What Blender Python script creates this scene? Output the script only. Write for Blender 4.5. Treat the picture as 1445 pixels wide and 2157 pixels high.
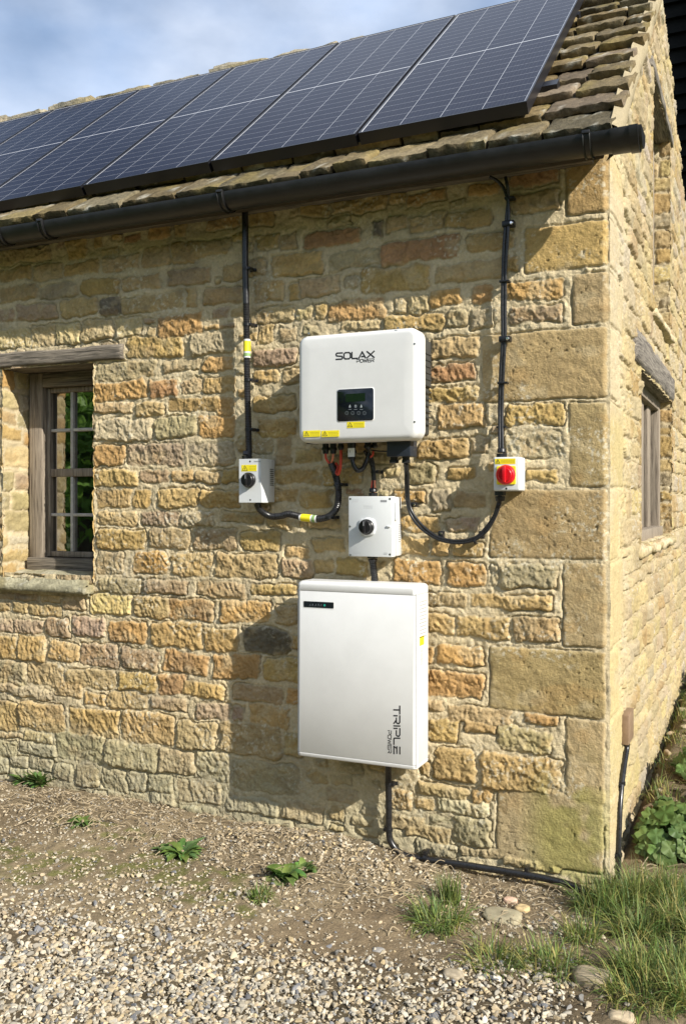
import bpy, bmesh, math, random
import numpy as np
from mathutils import Vector, Matrix
random.seed(7); RNG = np.random.default_rng(7)
for o in list(bpy.data.objects): bpy.data.objects.remove(o)
SC = bpy.context.scene; COL = SC.collection
PI = math.pi; R = math.radians

# ---------------------------------------------------------------- camera
TH = R(24.3); FPX = 1954.0; CX, CY, CH = 0.459, -3.15, 1.206; HY = 1060.0
cam = bpy.data.objects.new('camera', bpy.data.cameras.new('camera')); COL.objects.link(cam)
cam.location = (CX, CY, CH); cam.rotation_euler = (PI/2, 0, TH)
cam.data.sensor_fit = 'VERTICAL'; cam.data.sensor_height = 36; cam.data.lens = 36*FPX/2157
cam.data.shift_y = -(1078.5-HY)/2157; cam.data.clip_end = 500; cam.data.clip_start = 0.05
SC.camera = cam
# ---------------------------------------------------------------- light
SUN = Vector((2.42, -1.0, 1.62)).normalized()
EL = math.asin(SUN.z); AZ = math.atan2(SUN.x, SUN.y)
w = bpy.data.worlds.new('World'); SC.world = w; w.use_nodes = True
nt = w.node_tree; nt.nodes.clear()
def N(nt, t, **k):
    n = nt.nodes.new(t)
    for a, v in k.items(): setattr(n, a, v)
    return n
wo = N(nt, 'ShaderNodeOutputWorld'); bg = N(nt, 'ShaderNodeBackground'); bg.inputs[1].default_value = 0.092
sky = N(nt, 'ShaderNodeTexSky', sky_type='NISHITA', sun_disc=False, sun_elevation=EL, sun_rotation=AZ)
sky.air_density = 1.0; sky.dust_density = 1.0; sky.ozone_density = 1.6
tc = N(nt, 'ShaderNodeTexCoord'); mp = N(nt, 'ShaderNodeMapping'); mp.inputs['Scale'].default_value = (1.0, 1.0, 1.9)
mp.inputs['Location'].default_value = (3.1, 1.7, 0.4)
nz = N(nt, 'ShaderNodeTexNoise'); nz.inputs['Scale'].default_value = 2.3; nz.inputs['Detail'].default_value = 7; nz.inputs['Roughness'].default_value = .5
cr = N(nt, 'ShaderNodeValToRGB'); cr.color_ramp.elements[0].position = .36; cr.color_ramp.elements[1].position = .64
nz2 = N(nt, 'ShaderNodeTexNoise'); nz2.inputs['Scale'].default_value = 4.5; nz2.inputs['Detail'].default_value = 5
cc = N(nt, 'ShaderNodeValToRGB'); cc.color_ramp.elements[0].color = (5.2, 6.7, 9.4, 1); cc.color_ramp.elements[1].color = (9.6, 10.3, 11.6, 1)
cc.color_ramp.elements[0].position = .35; cc.color_ramp.elements[1].position = .68
mx = N(nt, 'ShaderNodeMixRGB'); ml = N(nt, 'ShaderNodeMath', operation='MULTIPLY'); ml.inputs[1].default_value = .85
L = nt.links.new
L(tc.outputs['Generated'], mp.inputs[0]); L(mp.outputs[0], nz.inputs[0]); L(mp.outputs[0], nz2.inputs[0])
L(nz.outputs[0], cr.inputs[0]); L(nz2.outputs[0], cc.inputs[0]); L(cr.outputs[0], ml.inputs[0]); L(ml.outputs[0], mx.inputs[0])
L(sky.outputs[0], mx.inputs[1]); L(cc.outputs[0], mx.inputs[2]); L(mx.outputs[0], bg.inputs[0]); L(bg.outputs[0], wo.inputs[0])
sl = bpy.data.lights.new('sun', 'SUN'); sl.energy = 5.0; sl.angle = R(.5); sl.color = (1, .945, .85)
so = bpy.data.objects.new('sun', sl); COL.objects.link(so); so.location = SUN*20
so.rotation_euler = SUN.to_track_quat('Z', 'Y').to_euler()
SC.view_settings.view_transform = 'Standard'; SC.view_settings.look = 'None'
SC.view_settings.exposure = 0.45; SC.view_settings.gamma = 1
SC.render.engine = 'CYCLES'

# ---------------------------------------------------------------- photo -> place helpers
_C = np.array([CX, CY, CH]); _R = np.array([math.cos(TH), math.sin(TH), 0]); _F = np.array([-math.sin(TH), math.cos(TH), 0]); _U = np.array([0, 0, 1.])
def ray(x, y): return _F+_R*(x-722.5)/FPX+_U*(HY-y)/FPX
def Y(x, y, v=0.): d = ray(x, y); return _C+d*((v-_C[1])/d[1])
def Xp(x, y, v=0.): d = ray(x, y); return _C+d*((v-_C[0])/d[0])
def Zp(x, y, v=0.): d = ray(x, y); return _C+d*((v-_C[2])/d[2])
def proj(P):
    q = P-_C; z = q@_F; return 722.5+FPX*(q@_R)/z, HY-FPX*(q@_U)/z

# ---------------------------------------------------------------- noise
_LAT = np.random.default_rng(3).random(4096*4)
def _h(ix, iy, iz=0): return _LAT[((ix*73856093) ^ (iy*19349663) ^ (iz*83492791)) & 16383]
def n2(x, y, s=0):
    ix = np.floor(x).astype(np.int64); iy = np.floor(y).astype(np.int64); fx = x-ix; fy = y-iy
    fx = fx*fx*(3-2*fx); fy = fy*fy*(3-2*fy)
    a = _h(ix, iy, s); b = _h(ix+1, iy, s); c = _h(ix, iy+1, s); d = _h(ix+1, iy+1, s)
    return (a*(1-fx)+b*fx)*(1-fy)+(c*(1-fx)+d*fx)*fy
def fbm(x, y, o=4, s=0, g=.5):
    r = 0; a = 1; t = 0
    for i in range(o):
        r = r+a*n2(x, y, s+i*7); t += a; a *= g; x = x*2.03+11.3; y = y*2.03+5.7
    return r/t
def ridge(x, y, o=3, s=0):
    r = 0; a = 1; t = 0
    for i in range(o):
        r = r+a*(1-np.abs(2*n2(x, y, s+i*5)-1)); t += a; a *= .5; x = x*2.1+3.1; y = y*2.1+7.9
    return r/t
def n3(p, f, s=0):
    x, y, z = p[:, 0]*f+.31, p[:, 1]*f+.17, p[:, 2]*f+.73
    ix = np.floor(x).astype(np.int64); iy = np.floor(y).astype(np.int64); iz = np.floor(z).astype(np.int64)
    fx, fy, fz = x-ix, y-iy, z-iz; fx = fx*fx*(3-2*fx); fy = fy*fy*(3-2*fy); fz = fz*fz*(3-2*fz)
    r = 0
    for dz, wz in ((0, 1-fz), (1, fz)):
        for dy, wy in ((0, 1-fy), (1, fy)):
            for dx, wx in ((0, 1-fx), (1, fx)): r = r+_h(ix+dx, iy+dy, iz+dz+s*977)*wx*wy*wz
    return r
def ss(a, b, x): t = np.clip((x-a)/(b-a), 0, 1); return t*t*(3-2*t)

# ---------------------------------------------------------------- materials
def mat(name, col=(.5, .5, .5), rough=.5, metal=0, var=0., vscale=30, bump=0., bscale=200, attr=False, spec=.5, ior=None, coat=0, emit=None, sheen_noise=0, bdet=4):
    m = bpy.data.materials.new(name); m.use_nodes = True; t = m.node_tree; b = t.nodes['Principled BSDF']
    b.inputs['Base Color'].default_value = (*col, 1); b.inputs['Roughness'].default_value = rough; b.inputs['Metallic'].default_value = metal
    b.inputs['Specular IOR Level'].default_value = spec
    if ior: b.inputs['IOR'].default_value = ior
    if coat: b.inputs['Coat Weight'].default_value = coat
    src = None
    if attr:
        a = N(t, 'ShaderNodeAttribute', attribute_name='col'); src = a.outputs['Color']; t.links.new(src, b.inputs['Base Color'])
    g = N(t, 'ShaderNodeNewGeometry')
    if var:
        n = N(t, 'ShaderNodeTexNoise'); n.inputs['Scale'].default_value = vscale; n.inputs['Detail'].default_value = 6; n.inputs['Roughness'].default_value = .65
        t.links.new(g.outputs['Position'], n.inputs['Vector'])
        mr = N(t, 'ShaderNodeMapRange'); mr.inputs['From Min'].default_value = .3; mr.inputs['From Max'].default_value = .7
        mr.inputs['To Min'].default_value = 1-var; mr.inputs['To Max'].default_value = 1+var
        t.links.new(n.outputs[0], mr.inputs['Value'])
        vm = N(t, 'ShaderNodeVectorMath', operation='SCALE')
        if src: t.links.new(src, vm.inputs[0])
        else: vm.inputs[0].default_value = col
        t.links.new(mr.outputs[0], vm.inputs['Scale']); t.links.new(vm.outputs[0], b.inputs['Base Color'])
        r2 = N(t, 'ShaderNodeMapRange'); r2.inputs['From Min'].default_value = .3; r2.inputs['From Max'].default_value = .7
        r2.inputs['To Min'].default_value = max(0, rough-.08); r2.inputs['To Max'].default_value = min(1, rough+.08)
        t.links.new(n.outputs[0], r2.inputs['Value']); t.links.new(r2.outputs[0], b.inputs['Roughness'])
    if bump:
        n = N(t, 'ShaderNodeTexNoise'); n.inputs['Scale'].default_value = bscale; n.inputs['Detail'].default_value = bdet; n.inputs['Roughness'].default_value = .65
        t.links.new(g.outputs['Position'], n.inputs['Vector'])
        bu = N(t, 'ShaderNodeBump'); bu.inputs['Strength'].default_value = 1; bu.inputs['Distance'].default_value = bump
        t.links.new(n.outputs[0], bu.inputs['Height']); t.links.new(bu.outputs[0], b.inputs['Normal'])
    if emit: b.inputs['Emission Color'].default_value = (*emit[0], 1); b.inputs['Emission Strength'].default_value = emit[1]
    return m
M = dict(
    stone=mat('rubble_stone', attr=True, rough=.92, var=.16, vscale=90, bump=.004, bscale=170, bdet=8, spec=.2),
    slate=mat('stone_slate', attr=True, rough=.9, var=.35, vscale=55, bump=.007, bscale=80, bdet=8, spec=.15),
    ground=mat('soil', attr=True, rough=.98, var=.25, vscale=60, bump=.006, bscale=120, bdet=8, spec=.1),
    pebble=mat('gravel_stone', attr=True, rough=.85, var=.1, vscale=160, bump=.0006, bscale=300, spec=.25),
    white=mat('white_powder_coat', (.72, .72, .70), .42, var=.045, vscale=7, bump=.00005, bscale=900),
    grey=mat('light_grey_plastic', (.60, .615, .615), .42, var=.02, vscale=8),
    grey2=mat('switch_grey_plastic', (.66, .68, .68), .4, var=.02, vscale=8),
    dgrey=mat('charcoal_metal', (.045, .047, .045), .5, var=.08, vscale=20),
    black=mat('black_plastic', (.012, .012, .013), .34, var=.2, vscale=60),
    gutter=mat('black_gutter_plastic', (.016, .016, .017), .42, var=.35, vscale=14, bump=.0006, bscale=40),
    rubber=mat('black_conduit_plastic', (.018, .018, .019), .3, var=.25, vscale=70),
    slab=mat('dark_panel_plastic', (.010, .013, .018), .12),
    ink=mat('black_ink', (.02, .02, .022), .5), gink=mat('grey_ink', (.32, .33, .34), .5), dink=mat('label_print', (.30, .24, .02), .5),
    yellow=mat('yellow_label', (.86, .72, .02), .45), wlab=mat('white_label', (.75, .75, .72), .45), green=mat('green_mark', (.25, .40, .14), .5),
    red=mat('red_plastic', (.72, .012, .02), .28), redcab=mat('red_cable_insulation', (.60, .06, .03), .4), copper=mat('salmon_cable_insulation', (.75, .25, .14), .4),
    lcd=mat('lcd_screen', (.006, .016, .006), .2), icon=mat('icon_print', (.16, .18, .19), .4), iconb=mat('bright_icon_print', (.38, .42, .43), .4),
    steel=mat('steel_screw', (.45, .45, .45), .3, 1), chrome=mat('bright_screw_head', (.8, .8, .8), .18, 1),
    led=mat('status_lamp', (.02, .35, .25), .3),
    wood=None, leaf=None, brown=mat('brown_junction_box', (.24, .16, .10), .55, var=.15, vscale=30, bump=.001, bscale=60),
    frame=mat('black_anodised_frame', (.012, .012, .015), .35), dark=mat('room_dark', (.01, .01, .01), .9),
    barn=mat('black_stained_boards', (.010, .010, .009), .85, var=.4, vscale=10, bump=.002, bscale=40, spec=.1),
    bark=mat('tree_bark', (.10, .075, .05), .9, var=.3, vscale=12, bump=.01, bscale=25),
    fernw=mat('dry_stem', (.34, .27, .17), .85, var=.25, vscale=60), mortarstub=None)
def leaf_mat(name, c1, c2, scale=25, trans=.35):
    m = bpy.data.materials.new(name); m.use_nodes = True; t = m.node_tree; b = t.nodes['Principled BSDF']; out = t.nodes['Material Output']
    a = N(t, 'ShaderNodeAttribute', attribute_name='col'); g = N(t, 'ShaderNodeNewGeometry')
    n = N(t, 'ShaderNodeTexNoise'); n.inputs['Scale'].default_value = scale; t.links.new(g.outputs['Position'], n.inputs['Vector'])
    r = N(t, 'ShaderNodeValToRGB'); r.color_ramp.elements[0].color = (*c1, 1); r.color_ramp.elements[1].color = (*c2, 1); r.color_ramp.elements[0].position = .35; r.color_ramp.elements[1].position = .65
    mx = N(t, 'ShaderNodeMixRGB', blend_type='MULTIPLY'); mx.inputs[0].default_value = 1
    t.links.new(n.outputs[0], r.inputs[0]); t.links.new(r.outputs[0], mx.inputs[1]); t.links.new(a.outputs['Color'], mx.inputs[2])
    t.links.new(mx.outputs[0], b.inputs['Base Color']); b.inputs['Roughness'].default_value = .5; b.inputs['Specular IOR Level'].default_value = .35
    tr = N(t, 'ShaderNodeBsdfTranslucent'); ms = N(t, 'ShaderNodeMixShader'); ms.inputs[0].default_value = trans
    t.links.new(mx.outputs[0], tr.inputs[0]); t.links.new(b.outputs[0], ms.inputs[1]); t.links.new(tr.outputs[0], ms.inputs[2]); t.links.new(ms.outputs[0], out.inputs[0])
    return m
M['grass'] = leaf_mat('grass_blade', (.13, .21, .045), (.25, .32, .09))
M['leaf'] = leaf_mat('broad_leaf', (.11, .18, .05), (.20, .28, .09))
M['tree'] = leaf_mat('tree_foliage', (.13, .27, .03), (.22, .38, .06), 2)
def wood_mat(name, base, dark, axis='X'):
    m = bpy.data.materials.new(name); m.use_nodes = True; t = m.node_tree; b = t.nodes['Principled BSDF']
    g = N(t, 'ShaderNodeNewGeometry'); mp = N(t, 'ShaderNodeMapping')
    mp.inputs['Scale'].default_value = {'X': (3, 70, 70), 'Y': (70, 3, 70), 'Z': (70, 70, 3)}[axis]
    t.links.new(g.outputs['Position'], mp.inputs[0])
    n = N(t, 'ShaderNodeTexNoise'); n.inputs['Scale'].default_value = 1.6; n.inputs['Detail'].default_value = 8; n.inputs['Roughness'].default_value = .7; n.inputs['Distortion'].default_value = .6
    t.links.new(mp.outputs[0], n.inputs['Vector'])
    r = N(t, 'ShaderNodeValToRGB'); r.color_ramp.elements[0].color = (*dark, 1); r.color_ramp.elements[1].color = (*base, 1); r.color_ramp.elements[0].position = .36; r.color_ramp.elements[1].position = .6
    t.links.new(n.outputs[0], r.inputs[0]); t.links.new(r.outputs[0], b.inputs['Base Color']); b.inputs['Roughness'].default_value = .85
    bu = N(t, 'ShaderNodeBump'); bu.inputs['Distance'].default_value = .004; bu.inputs['Strength'].default_value = 1
    t.links.new(n.outputs[0], bu.inputs['Height']); t.links.new(bu.outputs[0], b.inputs['Normal'])
    return m
M['wood'] = wood_mat('weathered_oak_lengthwise', (.27, .23, .18), (.045, .038, .03)); M['woodZ'] = wood_mat('weathered_oak_upright', (.36, .30, .23), (.12, .095, .07), 'Z')
M['woodY'] = wood_mat('weathered_oak_gable', (.27, .24, .20), (.05, .042, .035), 'Y')
def glass_mat():
    m = bpy.data.materials.new('old_window_glass'); m.use_nodes = True; t = m.node_tree; b = t.nodes['Principled BSDF']
    b.inputs['Base Color'].default_value = (.006, .007, .006, 1); b.inputs['Roughness'].default_value = .02; b.inputs['IOR'].default_value = 3.8
    g = N(t, 'ShaderNodeNewGeometry'); n = N(t, 'ShaderNodeTexNoise'); n.inputs['Scale'].default_value = 7; n.inputs['Detail'].default_value = 2; t.links.new(g.outputs['Position'], n.inputs['Vector'])
    bu = N(t, 'ShaderNodeBump'); bu.inputs['Distance'].default_value = .003; bu.inputs['Strength'].default_value = .25; t.links.new(n.outputs[0], bu.inputs['Height']); t.links.new(bu.outputs[0], b.inputs['Normal'])
    return m
M['glass'] = glass_mat()
def pv_mat():
    m = bpy.data.materials.new('photovoltaic_glass'); m.use_nodes = True; t = m.node_tree; b = t.nodes['Principled BSDF']
    uv = N(t, 'ShaderNodeUVMap', uv_map='uv'); sp = N(t, 'ShaderNodeSeparateXYZ'); t.links.new(uv.outputs[0], sp.inputs[0])
    def mth(op, a, c=None, d=None):
        n = N(t, 'ShaderNodeMath', operation=op)
        for i, v in enumerate((a, c, d)):
            if v is None: continue
            if isinstance(v, (int, float)): n.inputs[i].default_value = v
            else: t.links.new(v, n.inputs[i])
        return n.outputs[0]
    def line(coord, count, wid, off=0.):   # 1 on lines at integer multiples
        f = mth('FRACT', mth('ADD', mth('MULTIPLY', coord, count), .5+off)); d = mth('ABSOLUTE', mth('SUBTRACT', f, .5))
        return mth('LESS_THAN', d, wid*count)
    u, v = sp.outputs[0], sp.outputs[1]
    colm = line(u, 4, .0019); row = line(v, 24, .0009); fine = line(u, 40, .0007); mid = mth('LESS_THAN', mth('ABSOLUTE', mth('SUBTRACT', v, .5)), .0019)
    edge = mth('MAXIMUM', mth('MAXIMUM', mth('LESS_THAN', u, .007), mth('GREATER_THAN', u, .993)), mth('MAXIMUM', mth('LESS_THAN', v, .0045), mth('GREATER_THAN', v, .9955)))
    nn = N(t, 'ShaderNodeTexNoise'); nn.inputs['Scale'].default_value = 60; t.links.new(uv.outputs[0], nn.inputs['Vector'])
    rowd = mth('MULTIPLY', row, mth('MULTIPLY_ADD', nn.outputs[0], .55, .0))
    strong = mth('MAXIMUM', mth('MAXIMUM', mth('MULTIPLY', colm, .6), mid), edge)
    amt = mth('MAXIMUM', strong, mth('MAXIMUM', rowd, mth('MULTIPLY', fine, .06)))
    mx = N(t, 'ShaderNodeMixRGB'); mx.inputs[1].default_value = (.010, .012, .026, 1); mx.inputs[2].default_value = (.62, .63, .66, 1)
    t.links.new(amt, mx.inputs[0]); t.links.new(mx.outputs[0], b.inputs['Base Color'])
    b.inputs['Roughness'].default_value = .2; b.inputs['IOR'].default_value = 1.11
    return m
M['pv'] = pv_mat()

# ---------------------------------------------------------------- object helpers
BASE = {}
def thing(name, label, cat, loc=(0, 0, 0), group=None):
    o = bpy.data.objects.new(name, None); COL.objects.link(o); o.location = loc; o.empty_display_size = .05
    o['label'] = label; o['category'] = cat
    if group: o['group'] = group
    BASE[o.name] = np.array(loc, float); return o
def tag(o, label=None, cat=None, group=None, kind=None):
    for k, v in (('label', label), ('category', cat), ('group', group), ('kind', kind)):
        if v: o[k] = v
    return o
def mesh(name, V, F, m, parent=None, smooth=None, col=None, uv=None, loc=None):
    V = np.asarray(V, float).reshape(-1, 3)
    if parent is not None: b = BASE[parent.name]
    else: b = np.zeros(3) if loc is None else np.array(loc, float)
    me = bpy.data.meshes.new(name); V2 = V-b
    if isinstance(F, np.ndarray):
        k = F.shape[1]; me.vertices.add(len(V2)); me.vertices.foreach_set('co', V2.astype(np.float32).ravel())
        me.loops.add(F.size); me.loops.foreach_set('vertex_index', F.astype(np.int32).ravel())
        me.polygons.add(len(F)); me.polygons.foreach_set('loop_start', np.arange(0, F.size, k, dtype=np.int32))
        try: me.polygons.foreach_set('loop_total', np.full(len(F), k, dtype=np.int32))
        except Exception: pass
        me.update(calc_edges=True); me.validate()
    else:
        me.from_pydata([tuple(p) for p in V2], [], [tuple(int(i) for i in f) for f in F]); me.update()
    if col is not None:
        at = me.color_attributes.new('col', 'FLOAT_COLOR', 'POINT'); c = np.ones((len(V), 4), np.float32); c[:, :3] = col; at.data.foreach_set('color', c.ravel())
    if uv is not None:
        ul = me.uv_layers.new(name='uv'); vi = np.empty(len(me.loops), np.int32); me.loops.foreach_get('vertex_index', vi); ul.data.foreach_set('uv', np.asarray(uv, np.float32)[vi].ravel())
    me.polygons.foreach_set('use_smooth', np.full(len(me.polygons), smooth is not None))
    if smooth is not None and smooth < 179: me.set_sharp_from_angle(angle=R(smooth))
    me.materials.append(m)
    o = bpy.data.objects.new(name, me); COL.objects.link(o)
    if parent is not None:
        o.parent = parent; BASE[o.name] = b
    else:
        o.location = b; BASE[o.name] = b
    return o
class G:   # geometry collector
    def __init__(s): s.V = []; s.F = []; s.n = 0; s.C = []
    def add(s, V, F, c=None):
        V = np.asarray(V, float).reshape(-1, 3); s.V.append(V); s.F += [tuple(i+s.n for i in f) for f in F]; s.n += len(V)
        if c is not None: s.C.append(np.tile(np.array(c, float), (len(V), 1)) if np.ndim(c) == 1 else c)
        return s
    def out(s, name, m, parent=None, smooth=30, loc=None):
        return mesh(name, np.concatenate(s.V), s.F, m, parent, smooth, np.concatenate(s.C) if s.C else None, loc=loc)
def rbox(x0, x1, y0, y1, z0, z1, r=.003, seg=2, rf=None):
    bm = bmesh.new(); bmesh.ops.create_cube(bm, size=1)
    for v in bm.verts: v.co = Vector(((x0+x1)/2+v.co.x*(x1-x0), (y0+y1)/2+v.co.y*(y1-y0), (z0+z1)/2+v.co.z*(z1-z0)))
    if rf:   # rf: radius of the four depthwise (y) edges first
        bmesh.ops.bevel(bm, geom=[e for e in bm.edges if abs((e.verts[0].co-e.verts[1].co).y) > abs(y1-y0)*.9], offset=rf, segments=7, affect='EDGES', profile=.5)
    if r:
        es = [e for e in bm.edges if len(e.link_faces) == 2 and e.calc_face_angle(0) > R(40)] if rf else bm.edges[:]
        if rf: es = [e for e in bm.edges if len(e.link_faces) == 2 and e.calc_face_angle(0) > R(60)]
        bmesh.ops.bevel(bm, geom=es, offset=r, segments=seg, affect='EDGES', profile=.5)
    V = np.array([v.co[:] for v in bm.verts]); F = [tuple(v.index for v in f.verts) for f in bm.faces]; bm.free(); return V, F
def smooth_path(P, n=8):
    P = [np.array(p, float) for p in P]
    if len(P) < 3 or n < 2: return P
    Q = [2*P[0]-P[1]]+P+[2*P[-1]-P[-2]]; o = []
    for i in range(1, len(Q)-2):
        a, b, c, d = Q[i-1:i+3]
        for k in range(n):
            t = k/n; o.append(.5*((2*b)+(-a+c)*t+(2*a-5*b+4*c-d)*t*t+(-a+3*b-3*c+d)*t**3))
    o.append(P[-1]); return o
def tube(P, r, k=10, n=8, rings=0., step=None, caps=True):
    P = smooth_path(P, n)
    if step:
        P = np.array(P); d = np.r_[0, np.cumsum(np.linalg.norm(np.diff(P, axis=0), axis=1))]; m = max(2, int(d[-1]/step)); s = np.linspace(0, d[-1], m+1)
        P = [np.array([np.interp(q, d, P[:, j]) for j in range(3)]) for q in s]
    V = []; F = []; T0 = None; nrm = None
    for i, p in enumerate(P):
        T = P[min(i+1, len(P)-1)]-P[max(i-1, 0)]; T = T/np.linalg.norm(T)
        if nrm is None:
            a = np.array([0, 0, 1.]) if abs(T[2]) < .9 else np.array([1., 0, 0]); nrm = np.cross(T, a)
        nrm = nrm-T*(nrm@T); nrm /= np.linalg.norm(nrm); b = np.cross(T, nrm)
        rr = r(i/(len(P)-1)) if callable(r) else r
        if rings: rr *= (1+rings) if i % 2 else (1-rings)
        for j in range(k):
            a = 2*PI*j/k; V.append(p+rr*(math.cos(a)*nrm+math.sin(a)*b))
    for i in range(len(P)-1):
        for j in range(k): F.append((i*k+j, i*k+(j+1) % k, (i+1)*k+(j+1) % k, (i+1)*k+j))
    if caps: F += [tuple(range(k))[::-1], tuple(range((len(P)-1)*k, len(P)*k))]
    return np.array(V), F
def cyl(c, ax, r, l, k=24, r2=None, bev=0):   # from c along unit axis
    ax = np.array(ax, float); ax /= np.linalg.norm(ax); c = np.array(c, float); r2 = r if r2 is None else r2
    P = [(0, r-bev), (bev, r), (l-bev, r2), (l, r2-bev)] if bev else [(0, r), (l, r2)]
    a = np.array([0, 0, 1.]) if abs(ax[2]) < .9 else np.array([1., 0, 0]); n = np.cross(ax, a); n /= np.linalg.norm(n); b = np.cross(ax, n)
    V = []; F = []
    for d, rr in P:
        for j in range(k): t = 2*PI*j/k; V.append(c+ax*d+rr*(math.cos(t)*n+math.sin(t)*b))
    for i in range(len(P)-1):
        for j in range(k): F.append((i*k+j, i*k+(j+1) % k, (i+1)*k+(j+1) % k, (i+1)*k+j))
    F += [tuple(range(k))[::-1], tuple(range((len(P)-1)*k, len(P)*k))]
    return np.array(V), F
_dec = [0]
def strokes(g, lines, wpx, yv, f=None):    # flat ink strokes lying on a front-facing surface at y=yv, given as photo points
    f = f or (lambda p: Y(p[0], p[1], yv))
    for ln in lines:
        q = [f(p) for p in ln]
        for a, b in zip(q[:-1], q[1:]):
            _dec[0] += 1; e = np.array([0, -1e-6*(_dec[0] % 200), 0]); d = b-a; l = np.linalg.norm(d)
            if l < 1e-6: continue
            d /= l; hw = wpx/560/2; nn = np.array([-d[2], 0, d[0]])*hw; d = d*hw*.8
            g.add([a-d-nn+e, b+d-nn+e, b+d+nn+e, a-d+nn+e], [(0, 1, 2, 3)])
LET = {'S': [[(1, 1), (.15, 1), (.02, .88), (.02, .66), (.15, .54), (.85, .46), (.98, .34), (.98, .12), (.85, 0), (0, 0)]],
 'O': [[(.2, 1), (.8, 1), (1, .8), (1, .2), (.8, 0), (.2, 0), (0, .2), (0, .8), (.2, 1)]], 'L': [[(0, 1), (0, .14), (.12, 0), (1, 0)]],
 'A': [[(0, 0), (.5, 1), (1, 0)], [(.42, .24), (.8, .24)]], 'X': [[(0, 1), (1, 0)], [(0, 0), (1, 1)]],
 'P': [[(0, 0), (0, .55)], [(0, 1), (.8, 1), (1, .85), (1, .6), (.85, .42), (.3, .42)]], 'W': [[(0, 1), (.25, 0), (.5, .85), (.75, 0), (1, 1)]],
 'E': [[(1, 1), (.1, 1), (0, .9), (0, .1), (.1, 0), (1, 0)], [(0, .5), (.95, .5)]], 'R': [[(0, 0), (0, .55)], [(0, 1), (.8, 1), (1, .85), (1, .6), (.85, .42), (.3, .42), (.55, .42), (1, 0)]],
 'T': [[(0, 1), (1, 1)], [(.5, 1), (.5, 0)]], 'I': [[(.5, 1), (.5, 0)]], 'Z': [[(.1, 1), (1, 1)], [(.05, .5), (.95, .5)], [(.3, .5), (0, .0), (1, 0)]]}
def word(g, txt, p0, p1, up, wpx, yv, widths=None, gap=.22, f=None):   # p0..p1 baseline, up = vector of cap height (photo points)
    n = len(txt); ws = widths or [1]*n; tot = sum(ws)+gap*(n-1); p0 = np.array(p0, float); p1 = np.array(p1, float); up = np.array(up, float); d = (p1-p0)/tot; x = 0
    for ch, cw in zip(txt, ws):
        strokes(g, [[p0+d*(x+cw*a)+up*b for a, b in ln] for ln in LET[ch]], wpx, yv, f); x += cw+gap
def quad(p, yv, t=.0006):   # sticker: photo rectangle (x0,y0,x1,y1) on a front plane, with a real thickness
    a = Y(p[0], p[1], yv); b = Y(p[2], p[3], yv); return rbox(a[0], b[0], yv-t, yv+.0004, b[2], a[2], 0)
# ================================================================ STONE WALLS (part of the house)
SCOL = dict(o=(.475, .305, .135), a=(.465, .335, .155), t=(.45, .345, .195), g=(.41, .35, .235), p=(.39, .295, .205), r=(.38, .225, .13), c=(.52, .43, .26),
            w=(.50, .44, .32), d=(.16, .14, .11), e=(.40, .345, .20), q=(.42, .325, .18), Q=(.46, .33, .15), y=(.58, .47, .24))
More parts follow.
